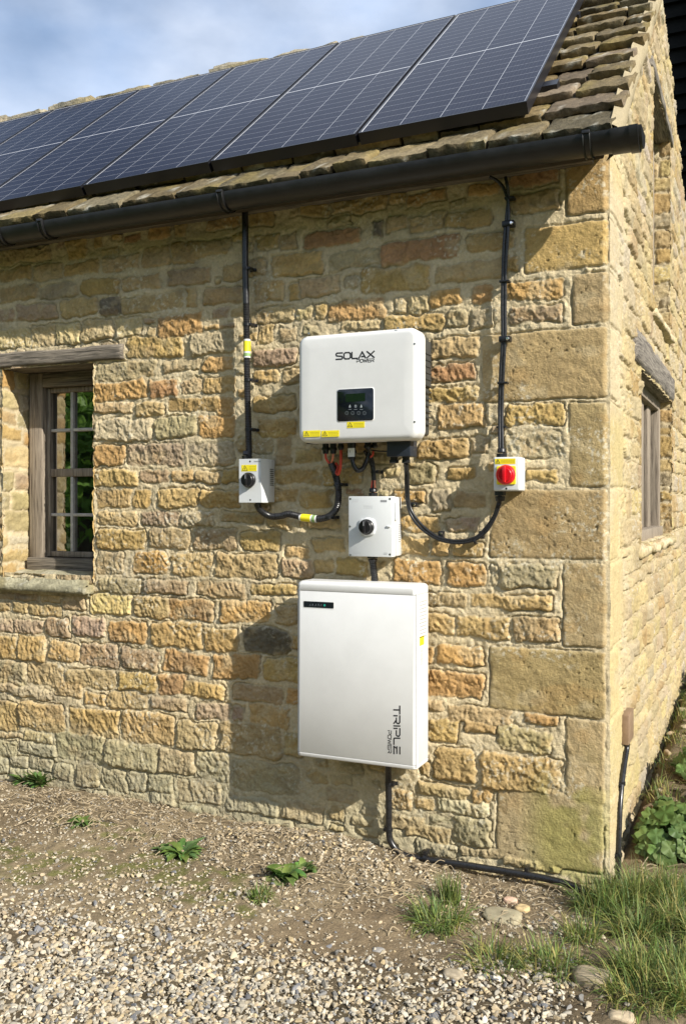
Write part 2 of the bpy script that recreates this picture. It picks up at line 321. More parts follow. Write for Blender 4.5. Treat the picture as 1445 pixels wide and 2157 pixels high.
# stones surveyed from the photograph: origin and scale of each survey sheet, then x0,y0,x1,y1,colour
SHEETS = [
 (0, 420, 3.36, "-40,345,360,450,t 480,270,620,420,a 660,250,740,350,a 880,250,1000,310,r 1050,180,1210,290,o 1230,170,1330,270,a 0,480,220,580,a 240,450,450,570,t 460,440,700,540,a 720,400,1000,500,t 1020,340,1200,480,t 1210,300,1380,460,a 0,610,260,720,t 270,600,550,700,g 575,560,850,670,a 870,540,1140,640,t 1190,490,1480,610,t 0,770,110,870,p 125,740,410,860,p 440,700,690,830,t 705,685,860,820,d 865,680,1290,790,t 1310,625,1395,760,a -60,920,220,1060,c 228,890,400,1045,c 400,880,565,1030,c 575,850,800,1000,c 815,830,1005,980,c 1120,810,1445,960,o 1045,900,1110,980,c 900,970,1310,1120,a"),
 (200, 680, 4.014, "925,0,1060,55,a 1065,0,1190,50,p 815,75,1190,270,g 20,330,520,480,g 570,300,900,420,g 920,290,1180,415,o 0,490,440,650,o 465,480,715,630,r 740,480,910,595,t 915,460,1190,600,a 0,670,330,770,t 345,660,590,790,t 625,635,1160,755,a 0,810,490,1000,w 505,790,880,980,g 890,780,1190,985,o"),
 (200, 940, 4.014, "0,-10,255,165,o 270,-24,765,160,p 800,-20,1190,165,g 10,190,370,350,a 385,195,640,310,p 655,200,830,305,a 845,200,1060,310,t 1075,190,1230,310,a 15,370,310,525,a 325,370,480,525,a 530,355,890,525,a 900,360,1230,520,a 20,550,360,670,t 390,555,715,680,p 725,560,1010,680,g 1080,560,1430,650,t 20,700,430,870,a 460,690,800,865,t 830,700,1200,875,p 1235,720,1560,880,a 25,880,250,1090,g 330,890,620,1090,o 640,900,990,1100,a 1020,900,1541,1110,t"),
 (0, 1180, 4.014, "850,150,1195,280,g 1210,170,1575,290,p 770,285,1130,465,y 1145,310,1445,490,t -40,255,140,330,t 150,250,320,345,p 340,245,535,350,t 545,270,735,430,p -20,350,110,440,t 125,350,250,450,t 260,360,530,470,t -20,490,110,615,p 120,500,380,630,p 390,490,600,650,p 620,480,900,640,p 920,520,1250,700,o -20,650,145,835,a 155,645,400,850,a 425,685,680,855,a 690,700,1010,900,p 1035,745,1360,930,p -20,850,230,1010,g 240,870,545,1060,t 555,920,980,1080,t 1000,950,1330,1110,a 1340,960,1590,1130,o"),
 (320, 1180, 4.014, "1100,0,1360,150,p 370,180,800,320,t 850,200,1220,300,a 155,330,540,520,o 585,345,1010,530,o 1050,380,1240,540,t 0,530,430,740,a 440,570,720,770,a 770,570,1160,790,d 1175,620,1300,750,a 100,770,480,960,o 510,790,920,1000,o 960,830,1300,1030,a"),
 (0, 1420, 4.014, "-20,30,240,85,g 0,95,455,195,g 470,60,700,190,t 715,150,900,260,a 910,150,1250,300,t 1280,190,1590,300,p -20,230,150,480,a 160,240,555,470,a 590,290,1010,530,a 1030,320,1480,590,a -20,490,190,540,t 200,480,460,570,t -20,560,140,700,g 160,580,480,690,g 490,490,890,740,e 900,580,1335,810,e -20,700,80,850,g 90,700,250,790,g 260,700,450,820,g 90,800,250,870,g 460,750,620,900,g 640,770,830,960,t 850,800,1080,990,g 1090,830,1260,1000,g 1270,850,1480,1010,g"),
 (320, 1420, 4.014, "235,60,610,190,a 680,90,1100,235,t 1130,110,1400,260,o 370,230,660,380,p 670,260,790,390,p 835,260,1165,450,a 215,400,560,640,t 580,410,1090,690,t 1110,490,1300,690,t 60,640,370,850,t 380,660,660,900,g 680,740,1250,1000,e 220,900,600,1090,t 640,1040,1090,1190,g 1110,1080,1450,1260,t 0,1000,200,1120,g 210,1110,540,1190,g 700,1210,1210,1300,g"),
 (0, 650, 2.89, "-200,370,-20,600,g"),
 (400, 400, 4.014, "140,220,430,330,o 500,170,720,300,a 940,110,1180,230,a 1200,90,1380,200,t 0,420,350,560,t 550,360,760,500,a 770,370,900,490,t 960,340,1430,480,r 285,610,640,750,t 690,530,1120,720,a 1165,520,1600,670,g 120,820,450,970,t 540,760,810,950,a 845,780,925,930,a 930,730,1270,890,t 1310,740,1420,850,g 510,1000,880,1130,c 890,980,1040,1110,c 1060,960,1165,1100,a 1180,930,1655,1110,o"),
 (720, 360, 4.014, "60,190,380,350,a 400,170,540,270,a 550,160,880,270,o 1080,100,1350,210,o 250,420,330,560,d 360,370,560,500,t 570,360,870,500,t 880,330,1260,470,a 330,570,990,765,r 1060,510,1440,680,a 160,810,740,1020,a 790,760,1420,930,t 460,1070,555,1200,c 560,1050,740,1200,c 745,1010,1010,1150,o 1095,970,1280,1125,o 0,1265,310,1350,c 330,1210,860,1365,a 870,1180,1080,1330,g 1105,1150,1290,1330,g"),
 (1000, 300, 4.983, "370,240,880,450,r 960,110,1410,740,Q 380,510,880,740,t 525,850,1410,1330,Q 340,1200,460,1350,a 330,1440,930,1650,o 370,1690,920,1890,p 1020,1370,1405,1900,q"),
 (880, 680, 3.524, "85,110,465,270,t 85,310,430,440,r 60,480,460,590,a 125,600,500,790,a 480,60,1405,570,q 650,600,1095,770,a 1120,590,1405,1213,q 640,820,1065,1010,g 0,860,380,1010,a 390,850,520,970,g"),
 (830, 940, 3.141, "100,110,290,250,e 355,135,540,220,a 0,290,210,380,o 255,290,380,430,g 395,300,600,410,t 860,150,1090,230,a 635,285,1405,745,q 30,460,320,570,a 340,470,560,560,p 0,600,235,720,a 250,640,365,730,a 375,620,600,730,a 0,745,325,910,o 365,770,610,925,o 640,780,700,930,g 715,785,1085,940,g 1120,775,1400,1335,q"),
 (880, 1200, 3.524, "60,165,370,275,t 400,185,1010,295,a 70,330,265,480,a 280,340,680,515,a 705,350,1065,540,t 40,560,125,700,o 145,560,490,710,o 40,760,490,950,o 535,590,1390,1070,q 75,960,195,1040,t 215,1020,710,1150,t 765,1070,1045,1150,o"),
 (830, 1500, 3.141, "470,60,690,150,a 700,110,1040,265,e 230,40,440,200,a 180,320,245,420,a 265,230,540,455,a 565,280,1105,545,a 1135,50,1395,600,q 140,470,490,560,t 505,490,655,600,o 280,575,640,680,w -60,500,125,650,a 135,570,265,650,a 680,520,1380,1025,q -60,690,215,780,t 230,690,380,740,g 60,750,375,850,a 390,690,650,880,e 150,860,420,950,g 430,890,700,960,t 720,960,1100,1040,t"),
 (480, 900, 3.6125, "240,0,470,70,a 90,80,330,200,t 360,70,490,290,t 515,150,700,270,t 340,320,690,430,a 715,310,1030,440,a 330,470,540,570,a 565,470,800,610,a 890,470,1050,520,r 540,680,860,770,t 650,830,900,950,a 650,1010,800,1120,a 820,1000,1080,1140,a"),
 (460, 640, 2.89, "240,130,350,240,a 365,140,480,230,c 215,270,480,380,p 210,395,380,490,a 395,400,500,490,t 215,550,470,650,a 245,690,480,790,a 0,560,95,680,o"),
]
def traced():
    o = []
    for ox, oy, s, txt in SHEETS:
        for it in txt.split():
            a = it.split(','); x0, y0, x1, y1 = [float(v) for v in a[:4]]
            x0, x1 = ox+x0/s, ox+x1/s; y0, y1 = oy+y0/s, oy+y1/s; xm = (x0+x1)/2; ym = (y0+y1)/2
            big = a[4] in 'qQ'
            X0, X1 = Y(x0, ym)[0], Y(x1, ym)[0]; Z1, Z0 = Y(xm, y0)[2], Y(xm, y1)[2]
            g = .0015 if not big else .001
            o.append(((X0+X1)/2, (Z0+Z1)/2, (X1-X0)/2-g, (Z1-Z0)/2-g, a[4], big))
    return o
def courses(u0, u1, v0, v1, cols, rng, hmin=.07, hmax=.13, wmin=.10, wmax=.30, skip=None):
    o = []; v = v0
    while v < v1:
        h = rng.uniform(hmin, hmax); u = u0-rng.uniform(0, .15)
        while u < u1:
            ww = rng.uniform(wmin, wmax); cu = u+ww/2; cv = v+h/2
            if not (skip and skip(u, u+ww, v, v+h)): o.append((cu, cv+rng.uniform(-.006, .006), ww/2-.007, h/2-.007+rng.uniform(-.006, .004), cols[rng.integers(len(cols))], False))
            u += ww
        v += h
    return o
def relief(us, vs, stones, rng, mortar=(.60, .515, .36), tint=1., fill='atcgp', fillsize=(.03, .07), rough=.74, quoin_r=.01, mort_h=.0015, seed=0, H0=.0055):
    U, V = np.meshgrid(us, vs); sh = U.shape
    SD = np.full(sh, -.06); ID = np.full(sh, -1); BIG = np.zeros(sh); PR = np.zeros(sh)
    wu = (fbm(U*15, V*15, 4, 11+seed, .6)-.5)*.038+(n2(U*70, V*70, 5+seed)-.5)*.009; wv = (fbm(U*15, V*15, 4, 31+seed, .6)-.5)*.030+(n2(U*70, V*70, 9+seed)-.5)*.007
    CO = np.zeros(sh+(3,)); CO[:] = mortar
    def put(k, s, test=False):
        cu, cv, a, b, c, big = s; m = .035
        i0, i1 = np.searchsorted(us, [cu-a-m, cu+a+m]); j0, j1 = np.searchsorted(vs, [cv-b-m, cv+b+m])
        if i1-i0 < 2 or j1-j0 < 2: return False
        sl = (slice(j0, j1), slice(i0, i1)); wf = .35 if big else 1.
        p = U[sl]-cu+wu[sl]*wf; q = V[sl]-cv+wv[sl]*wf
        if not big: q = q-p*rng.uniform(-.04, .04)
        r = (quoin_r if big else min(a, b)*rng.uniform(.14, .38)); dx = np.abs(p)-(a-r); dz = np.abs(q)-(b-r)
        sd = r-(np.hypot(np.maximum(dx, 0), np.maximum(dz, 0))+np.minimum(np.maximum(dx, dz), 0))
        if test and (SD[sl][sd > -.004] > -.003).any(): return False
        up = sd > SD[sl]
        if big: up = up & (sd > -.05)
        SD[sl] = np.where(up, sd, SD[sl])
        ins = up & (sd > 0); ID[sl] = np.where(ins, k, ID[sl]); BIG[sl] = np.where(up, 1. if big else 0., BIG[sl])
        tilt = (p*rng.uniform(-.05, .05)+q*rng.uniform(-.09, .09))*(0.2 if big else 1); pr = rng.uniform(.5, 1.9)
        PR[sl] = np.where(ins, (pr*H0 if not big else H0*.75)+tilt, PR[sl])
        base = np.array(SCOL[c])*rng.uniform(.9, 1.1)*np.array([1, rng.uniform(.97, 1.03), rng.uniform(.92, 1.08)])
        CO[sl] = np.where(ins[..., None], base, CO[sl]); return True
    for k, s in enumerate(stones): put(k, s)
    k = len(stones); n = int((us[-1]-us[0])*(vs[-1]-vs[0])*900)
    for t in range(n):
        f = 1-.6*t/n; s = (rng.uniform(us[0], us[-1]), rng.uniform(vs[0], vs[-1]), rng.uniform(*fillsize)*f, rng.uniform(.016, .034)*f, fill[rng.integers(len(fill))], False)
        if put(k, s, True): k += 1
    ins = SD > 0; bigm = BIG > .5
    R1 = ridge(U*17+fbm(U*9, V*9, 2, 3+seed)*3, V*26+fbm(U*11, V*11, 2, 8+seed)*3, 3, 60+seed)
    R2 = ridge(U*52+V*22+fbm(U*20, V*20, 2, 4+seed)*2.4, V*30-U*10, 2, 90+seed)
    R3 = ridge(U*130+V*60, V*120-U*70, 2, 95+seed)
    F1 = fbm(U*70, V*70, 3, 120+seed); F0 = fbm(U*9, V*9, 3, 140+seed)
    edge = .0035; prof = 1-np.exp(-np.maximum(SD, 0)/edge)
    rough_s = ((R1-.62)*.009+(R2-.6)*.0115+(R3-.6)*.0065+(F1-.5)*.006+(F0-.5)*.010)*rough
    rough_b = (fbm(U*30, V*36, 4, 150+seed)-.5)*.005+(R2-.6)*.0026*rough+(R3-.6)*.0022+(F0-.5)*.005
    pits = ss(.84, .90, n2(U*130+3, V*110, 170+seed))*ss(.50, .62, n2(U*11, V*11, 171+seed)); rough_b = rough_b-pits*.0035
    Hs = PR*prof+np.where(bigm, rough_b, rough_s*np.clip(prof*1.2, 0, 1))
    crack = np.exp(-((SD+.002)/.0035)**2)*(.25+.75*ss(.40, .62, n2(U*7+9, V*12, 200+seed)))*.009
    Hm = mort_h+(fbm(U*40, V*40, 3, 210+seed)-.5)*.008+(F0-.5)*.010+(R2-.6)*.006*rough+(R3-.6)*.003-crack
    Hh = np.where(ins, np.maximum(Hs, mort_h-.004), Hm)
    # colour of the material itself
    mott = fbm(U*22, V*30, 4, 230+seed); band = fbm(U*5, V*40, 3, 240+seed)
    k1 = (.78+.44*mott)*np.where(bigm, 1., (.86+.28*band)); CO = CO*np.where(ins, k1, .82+.36*mott)[..., None]
    pale = ss(.60, .74, fbm(U*13+7, V*17, 4, 250+seed))*.45; dust = np.array([.56, .47, .31])
    CO = CO*(1-pale[..., None])+dust*pale[..., None]
    rust = ss(.62, .75, fbm(U*10+2, V*14, 3, 260+seed))*.28*ins; CO = CO*(1-(.10*np.exp(-((SD+.001)/.003)**2)))[..., None]; CO = CO*(1-rust[..., None])+np.array([.46, .29, .12])*rust[..., None]
    edgemort = np.exp(-np.maximum(SD, 0)/.004)*ins*.35; CO = CO*(1-edgemort[..., None])+np.array(mortar)*edgemort[..., None]
    lich = ss(.60, .70, fbm(U*110, V*110, 3, 270+seed))*ss(.52, .68, fbm(U*7, V*7, 3, 280+seed))*.6; CO = CO*(1-lich[..., None])+np.array([.68, .65, .55])*lich[..., None]
    CO = CO*(1-.3*pits*bigm)[..., None]*tint*np.array([1.0, .965, .87])
    return U, V, Hh, CO, bigm, ins
def surf(o, du, dv, dn, U, V, Hh, CO, hole=None):   # -> verts, quads, colours
    o, du, dv, dn = [np.array(a, float) for a in (o, du, dv, dn)]
    P = o+U[..., None]*du+V[..., None]*dv+Hh[..., None]*dn; ny, nx = U.shape
    I = np.arange(ny*nx).reshape(ny, nx); Fq = np.stack([I[:-1, :-1], I[:-1, 1:], I[1:, 1:], I[1:, :-1]], -1).reshape(-1, 4)
    if np.dot(np.cross(du, dv), dn) < 0: Fq = Fq[:, ::-1]
    if hole:
        uc = (U[:-1, :-1]+U[1:, 1:]).ravel()/2; vc = (V[:-1, :-1]+V[1:, 1:]).ravel()/2; Fq = Fq[~hole(uc, vc)]
    return P.reshape(-1, 3), Fq, CO.reshape(-1, 3)
def joinS(L_):
    V = []; F = []; C = []; n = 0
    for v, f, c in L_: V.append(v); F.append(f+n); C.append(c); n += len(v)
    return np.concatenate(V), np.concatenate(F), np.concatenate(C)

house = thing('stone_house', 'honey coloured rubble stone house with stone slate roof, black gutter and old timber windows', 'house', (0, 0, 0))
WX0, WX1 = -2.622, -2.118; WZ0, WZ1 = .90, 1.800            # front window opening
rngw = np.random.default_rng(21)
st = traced()
st += courses(-4.7, -2.74, -.06, 2.42, 'ttaagpoc', rngw, .07, .11, .10, .26, skip=lambda a, b, c, d: b > -2.72)
us = np.r_[np.arange(-4.7, -2.76, .012), np.arange(-2.755, .0001, .0035)]; us[-1] = 0.; vs = np.arange(-.12, 2.47, .0035)
U, V, Hh, CO, bigm, ins = relief(us, vs, st, rngw, seed=0)
damp = ss(.42, .0, V+ (fbm(U*3, V*3, 3, 301)-.5)*.35)      # green-grey algae near the ground
damp *= .55*ss(-.1, -1.0, U)+.35
dc = np.array([.34, .33, .22]); CO = CO*(1-damp[..., None]*.6)+dc*damp[..., None]*.6
moss = ss(.5, .62, fbm(U*7, V*7, 4, 311))*ss(.34, .10, np.hypot((U+.12)*1.6, (V-.08)*.9))*.55; CO = CO*(1-moss[..., None])+np.array([.30, .29, .06])*moss[..., None]
smut = ss(.60, .70, fbm(U*6+4, V*9, 3, 315))*ss(-.6, -1.6, U)*.25; CO = CO*(1-smut[..., None])+np.array([.16, .14, .12])*smut[..., None]
wob = (fbm(vs*6, vs*0+.5, 3, 321)-.5)*.018+(fbm(vs*34, vs*0+.5, 3, 322)-.5)*.014                    # worn corner line shared by both walls
ce = ss(0, .022, -U); Hf = Hh*ce+(1-ce)*(-.006+wob[:, None]*.6)
hole = lambda u, v: (u > WX0) & (u < WX1) & (v > WZ0) & (v < WZ1)
parts = [surf((0, 0, 0), (1, 0, 0), (0, 0, 1), (0, -1, 0), U, V, Hf, CO, hole)]
fx = parts[0][0].reshape(U.shape+(3,)); fx[..., 0] += (1-ce)*wob[:, None]*.6; corner = fx[:, -1].copy()
parts[0] = (fx.reshape(-1, 3), parts[0][1], parts[0][2])
# left reveal of the window (faces +x) and the right one, sides of the opening
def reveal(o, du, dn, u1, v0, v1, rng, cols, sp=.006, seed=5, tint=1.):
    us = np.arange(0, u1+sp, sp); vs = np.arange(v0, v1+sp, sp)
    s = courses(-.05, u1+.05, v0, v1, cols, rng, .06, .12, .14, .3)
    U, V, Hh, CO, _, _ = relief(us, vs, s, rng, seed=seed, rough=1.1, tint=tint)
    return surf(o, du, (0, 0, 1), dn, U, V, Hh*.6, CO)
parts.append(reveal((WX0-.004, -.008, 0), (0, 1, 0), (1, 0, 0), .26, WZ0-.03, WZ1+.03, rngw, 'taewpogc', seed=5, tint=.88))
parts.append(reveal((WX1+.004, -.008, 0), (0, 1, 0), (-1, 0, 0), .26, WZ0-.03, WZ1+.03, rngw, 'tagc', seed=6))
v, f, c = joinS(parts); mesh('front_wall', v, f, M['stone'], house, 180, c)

# gable wall
def roofz(y): return 2.385+.826*(y+.12)
APY = 1.61; 
def topz(y): return np.where(y < APY, roofz(y)-.02, roofz(APY)-.02-.42*(y-APY))
G1 = (.795, 2.19, 1.035, 1.756); G2 = (1.245, 2.10, 2.10, 3.14)
gy = np.r_[np.arange(0, 3.6, .0075), np.arange(3.61, 6.2, .03)]; gz = np.r_[vs, np.arange(vs[-1]+.0075, 3.90, .0075)]
qs = []; rngg = np.random.default_rng(5); frontq = sorted([s for s in st if s[5] and s[0]+s[2] > -.09], key=lambda s: s[1])
for i, s in enumerate(frontq): wq = .17 if s[2] > .12 else .30; qs.append((wq/2-.02, s[1], wq/2+.02, s[3], 'y', True))
inq = lambda a, b, c, d: a < .15+.12*((c*4) % 1 > .5) or (b > G1[0]-.0 and a < G1[1] and d > G1[2]+.02 and c < G1[3]-.02 and False)
gs = qs+courses(.0, 6.2, -.1, 3.95, 'ycyctwaycy', rngg, .06, .12, .10, .30, skip=inq)
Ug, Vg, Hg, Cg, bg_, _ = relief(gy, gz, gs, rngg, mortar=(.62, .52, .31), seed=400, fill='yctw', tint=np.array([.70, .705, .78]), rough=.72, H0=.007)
yel = ss(.35, .65, fbm(Ug*2, Vg*5, 3, 411))[..., None]; lw = (.55*ss(.7, .1, Ug)+.12)[..., None]
Cg = Cg*(1-lw*.6)+(np.array([.66, .55, .29])*yel+np.array([.66, .58, .42])*(1-yel))*lw*.6      # remains of limewash
cg = ss(0, .022, Ug); wg = np.interp(gz, vs, wob)[:, None]; Hg2 = Hg*cg+(1-cg)*(wg*.6)
hole = lambda u, v: ((u > G1[0]) & (u < G1[1]) & (v > G1[2]) & (v < G1[3])) | ((u > G2[0]) & (u < G2[1]) & (v > G2[2]) & (v < G2[3])) | (v > topz(u)+.004)
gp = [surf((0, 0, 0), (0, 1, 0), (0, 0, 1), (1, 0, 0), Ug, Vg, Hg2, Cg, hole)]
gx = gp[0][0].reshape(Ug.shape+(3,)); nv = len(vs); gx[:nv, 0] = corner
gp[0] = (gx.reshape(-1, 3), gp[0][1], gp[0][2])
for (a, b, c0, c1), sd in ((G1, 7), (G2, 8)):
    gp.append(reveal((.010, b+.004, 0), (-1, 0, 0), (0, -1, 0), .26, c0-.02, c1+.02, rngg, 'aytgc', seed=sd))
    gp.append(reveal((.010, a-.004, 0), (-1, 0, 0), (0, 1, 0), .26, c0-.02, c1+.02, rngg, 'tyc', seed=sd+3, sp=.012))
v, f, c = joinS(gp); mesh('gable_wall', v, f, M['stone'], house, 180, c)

# rough block: subdivided box with lumpy surface
def rough_box(x0, x1, y0, y1, z0, z1, n=(10, 3, 2), amp=.006, f=18, seed=0, rnd=.2, frame=None, col=None, droop=0):
    V = []; F = []; idx = {}
    nx, ny, nz = n
    def vid(i, j, k):
        if (i, j, k) not in idx: idx[(i, j, k)] = len(V); V.append((i/nx, j/ny, k/nz))
        return idx[(i, j, k)]
    for i in range(nx):
        for j in range(ny):
            F.append((vid(i, j, 0), vid(i, j+1, 0), vid(i+1, j+1, 0), vid(i+1, j, 0))); F.append((vid(i, j, nz), vid(i+1, j, nz), vid(i+1, j+1, nz), vid(i, j+1, nz)))
    for i in range(nx):
        for k in range(nz):
            F.append((vid(i, 0, k), vid(i+1, 0, k), vid(i+1, 0, k+1), vid(i, 0, k+1))); F.append((vid(i, ny, k), vid(i, ny, k+1), vid(i+1, ny, k+1), vid(i+1, ny, k)))
    for j in range(ny):
        for k in range(nz):
            F.append((vid(0, j, k), vid(0, j, k+1), vid(0, j+1, k+1), vid(0, j+1, k))); F.append((vid(nx, j, k), vid(nx, j+1, k), vid(nx, j+1, k+1), vid(nx, j, k+1)))
    T = np.array(V); c = T*2-1; sz = np.array([x1-x0, y1-y0, z1-z0]); m = sz.min()
    P = np.array([x0, y0, z0])+T*sz
    corner_ = (np.abs(c) > .99).sum(1); P = P-np.sign(c)*(corner_ >= 2)[:, None]*(np.abs(c) > .99)*m*rnd
    q = P+seed*3.7
    D = np.stack([n3(q, f, 1), n3(q, f, 2), n3(q, f, 3)], 1)-.5; D2 = np.stack([n3(q, f*3.3, 4), n3(q, f*3.3, 5), n3(q, f*3.3, 6)], 1)-.5
    P = P+D*amp*2+D2*amp*.9
    C = None
    if col is not None:
        k = .7+.6*n3(q, 30, 8); C = np.array(col)*k[:, None]; l = ss(.66, .76, n3(q, 22, 9)*.6+n3(q, 60, 10)*.4)*.6; C = C*(1-l[:, None])+np.array([.50, .48, .40])*l[:, None]
        mo = ss(.58, .75, n3(q, 9, 12))*.5; C = C*(1-mo[:, None])+np.array([.26, .20, .07])*mo[:, None]
    return P, F, C
# window sill (mossy stone) and small stones above the lintel come from the relief; sill:
g = G(); P, F, C = rough_box(-3.02, WX1-.004, -.040, .19, .808, .905, (60, 8, 4), .0055, 13, 1, .25, col=(.36, .33, .22)); P[:, 2] -= np.clip(.10-P[:, 1], 0, 1)*.26*np.clip((P[:, 2]-.808)/.097, 0, 1); g.add(P, F, C); g.out('window_sill', M['slate'], house, 180)
# ---------------------------------------------------------------- timber lintel + front window
g = G(); P, F, C = rough_box(-3.05, -1.958, -.018, .20, 1.802, 1.876, (60, 4, 6), .004, 9, 2, .08); P[:, 2] += (P[:, 0] > -2.3)*0; g.add(P, F); g.out('timber_lintel', M['wood'], house, 180)
yw = .155; fl, frr = WX0+.012, WX1+.03
g = G()
for b in ((fl, fl+.075, yw-.01, yw+.09, .905, 1.80), (frr-.07, frr, yw-.01, yw+.09, .905, 1.80)): g.add(*rbox(*b, .004))
win = g.out('window', M['woodZ'], house, 40); tag(win, 'small sash window in weathered timber frame')
g = G(); g.add(*rbox(fl+.075, frr-.07, yw-.008, yw+.088, 1.735, 1.80, .004)); g.out('frame_head', M['wood'], win, 40); g = G(); g.add(*rbox(fl+.004, frr-.004, yw-.03, yw+.09, .895, .958, .004)); g.out('frame_rail', M['wood'], win, 40)
s0, s1 = fl+.078, frr-.073; zt, zb = 1.733, .962; zm = 1.345
g = G(); g.add(*rbox(s0, s0+.018, yw+.02, yw+.05, zb, zt, .003)); g.add(*rbox(s1-.03, s1, yw+.02, yw+.05, zb, zt, .003))
for a, b in ((zt-.022, zt), (zb, zb+.024), (zm-.018, zm+.018)): g.add(*rbox(s0+.018, s1-.03, yw+.022, yw+.052, a, b, .003))
g.out('sash', M['woodZ'], win, 40)
g = G(); xm = Y(153, 970, yw+.03)[0]
g.add(*rbox(xm-.008, xm+.008, yw+.026, yw+.046, zb+.024, zm-.018, .003)); g.add(*rbox(xm-.008, xm+.008, yw+.026, yw+.046, zm+.018, zt-.022, .003))
for z in ((zb+zm)/2, (zt+zm)/2):
    g.add(*rbox(s0+.018, xm-.008, yw+.026, yw+.046, z-.007, z+.007, .003)); g.add(*rbox(xm+.008, s1-.03, yw+.026, yw+.046, z-.007, z+.007, .003))
g.out('glazing_bar', mat('pale_weathered_paint', (.48, .46, .42), .7, var=.25, vscale=40), win, 40)
g = G(); g.add(*rbox(s0+.01, s1-.01, yw+.042, yw+.0455, zb+.01, zt-.01, 0)); g.out('pane', M['glass'], win, 30)
# ---------------------------------------------------------------- gable windows: boards and frames in deep recesses
def gwin(a, b, z0, z1, lab, xw=-.17, boards=True):
    g = G()
    for q in ((a+.0, a+.05), (b-.09, b-.02)): g.add(*rbox(xw-.05, xw+.03, q[0], q[1], z0, z1, .004))
    g.add(*rbox(xw-.05, xw+.03, a+.05, b-.09, z1-.05, z1, .004)); g.add(*rbox(xw-.05, xw+.05, a+.05, b-.09, z0, z0+.05, .004))
    w_ = g.out('window', M['woodZ'], house, 40); tag(w_, lab)
    g = G(); y = a+.05; k = 0
    while y < b-.10:
        wd = .14+.05*((k*37) % 5)/5
        if not (boards and k % 2): g.add(*rbox(xw-.02-.006*(k % 2), xw+.004-.004*(k % 2), y+.022, min(y+wd, b-.09)-.016, z0+.05, z1-.05-.10*(k % 2 == 1)*boards, .003))
        y += wd; k += 1
    g.out('shutter_board' if boards else 'board', M['woodZ'], w_, 40)
    g = G(); g.add(*rbox(xw-.06, xw-.045, a, b, z0, z1, 0)); g.out('backing', M['dark'], w_, 30)
    return w_
gwin(*G1, 'boarded timber window low in the gable', -.078)
gwin(*G2, 'tall boarded opening high in the gable', -.10, False)
g = G(); P, F, C = rough_box(-.12, .020, .60, 2.27, G1[3]+.0, 1.905, (3, 60, 6), .005, 10, 5, .06); g.add(P, F); g.out('timber_lintel', M['woodY'], house, 180)
g = G(); P, F, C = rough_box(-.2, .022, 1.15, 2.2, 3.14, 3.19, (3, 40, 4), .004, 10, 6, .06); g.add(P, F); g.out('timber_lintel', M['woodY'], house, 180)
for a, b, z in ((.76, 2.24, 1.035), (1.22, 2.12, 2.10)):
    g = G(); P, F, C = rough_box(-.2, .03, a, b, z-.06, z, (8, 40, 4), .010, 14, 7+z, .25, col=(.52, .43, .27)); g.add(P, F, C); g.out('window_sill', M['slate'], house, 180)
# plain core so no daylight enters behind the facing
g = G(); g.add([(-4.69, .30, -.1), (-.28, .30, -.1), (-.28, .30, 2.38), (-4.69, .30, 2.38)], [(0, 3, 2, 1)])
g.add([(-.27, .31, -.1), (-.27, 6.1, -.1), (-.27, 6.1, 2.3), (-.27, 2.0, 3.1), (-.27, 1.33, 3.40), (-.27, .31, 2.62)], [(0, 1, 2, 3, 4, 5)])
g.add([(-4.69, .005, -.1), (-4.69, 6.1, -.1), (-4.69, 6.1, 1.3), (-4.69, 1.33, 3.40), (-4.69, .005, 2.44)], [(0, 1, 2, 3, 4)])
g.out('inner_wall', M['dark'], house, 30)
# ---------------------------------------------------------------- roof of stone slates
AL = math.atan(.826); sd_ = np.array([0, math.cos(AL), math.sin(AL)]); nd_ = np.array([0, -math.sin(AL), math.cos(AL)]); E0 = np.array([0, -.168, roofz(-.168)])
rs = np.random.default_rng(11); g = G(); s = 0.; row = 0; RL = 1.93
SL = [(.21, .165, .095), (.24, .185, .10), (.19, .16, .10), (.27, .20, .10), (.22, .17, .115), (.27, .215, .125)]
while s < RL:
    ex = .188-.050*s/RL; ln = ex*1.6; x = .044+rs.uniform(-.012, .010); first = True; rowtilt = rs.uniform(-.004, .004)
    while x > -4.9:
        wd = rs.uniform(.12, .29)-.03*s/RL; x1 = x; x0 = x-wd+.006; th = rs.uniform(.026, .044)
        if s+ln > RL+.1: ln = RL+.1-s
        hide = (x < -.5 and .25 < s < 1.6)          # under the panels: same slates, coarser
        nn = (3, 2, 1) if hide else (max(6, int(wd/.014)), 8, 2)
        P, F, C = rough_box(x0, x1, 0, ln, 0, th, nn, .0050, 34, rs.uniform(0, 50), .10, col=np.array(SL[rs.integers(6)])*rs.uniform(.55, .95))
        lift = rs.uniform(.0, .007); off = rs.uniform(-.008, .008); rot = rs.uniform(-.02, .02)
        u = P[:, 0]; sl_ = P[:, 1]; h = P[:, 2]; sl_ = sl_+(u-x0-wd/2)*rot+off
        slope = (th+.012)/ln*1.0; h2 = h+.020+lift-slope*(P[:, 1])*1.0
        W = E0+np.outer(s+sl_, sd_)+np.outer(h2, nd_); W[:, 0] = u
        g.add(W, F, C); x = x0-.004
    s += ex; row += 1
roof = g.out('roof', M['slate'], house, 50)
g = G()   # roof deck below slates, far slope, gable mortar fillet
def rp(x, s_, h=0.): p = E0+sd_*s_+nd_*h; return (x, p[1], p[2])
g.add([rp(-4.9, 0, -.01), rp(.0, 0, -.01), rp(.0, RL, -.01), rp(-4.9, RL, -.01), rp(-4.9, 0, -.06), rp(.0, 0, -.06), rp(.0, RL, -.06), rp(-4.9, RL, -.06)], [(0, 1, 2, 3), (4, 7, 6, 5), (0, 4, 5, 1), (1, 5, 6, 2), (3, 2, 6, 7), (0, 3, 7, 4)])
APY0 = APY; APY = float(rp(0, RL)[1]); az = rp(0, RL)[2]-.06
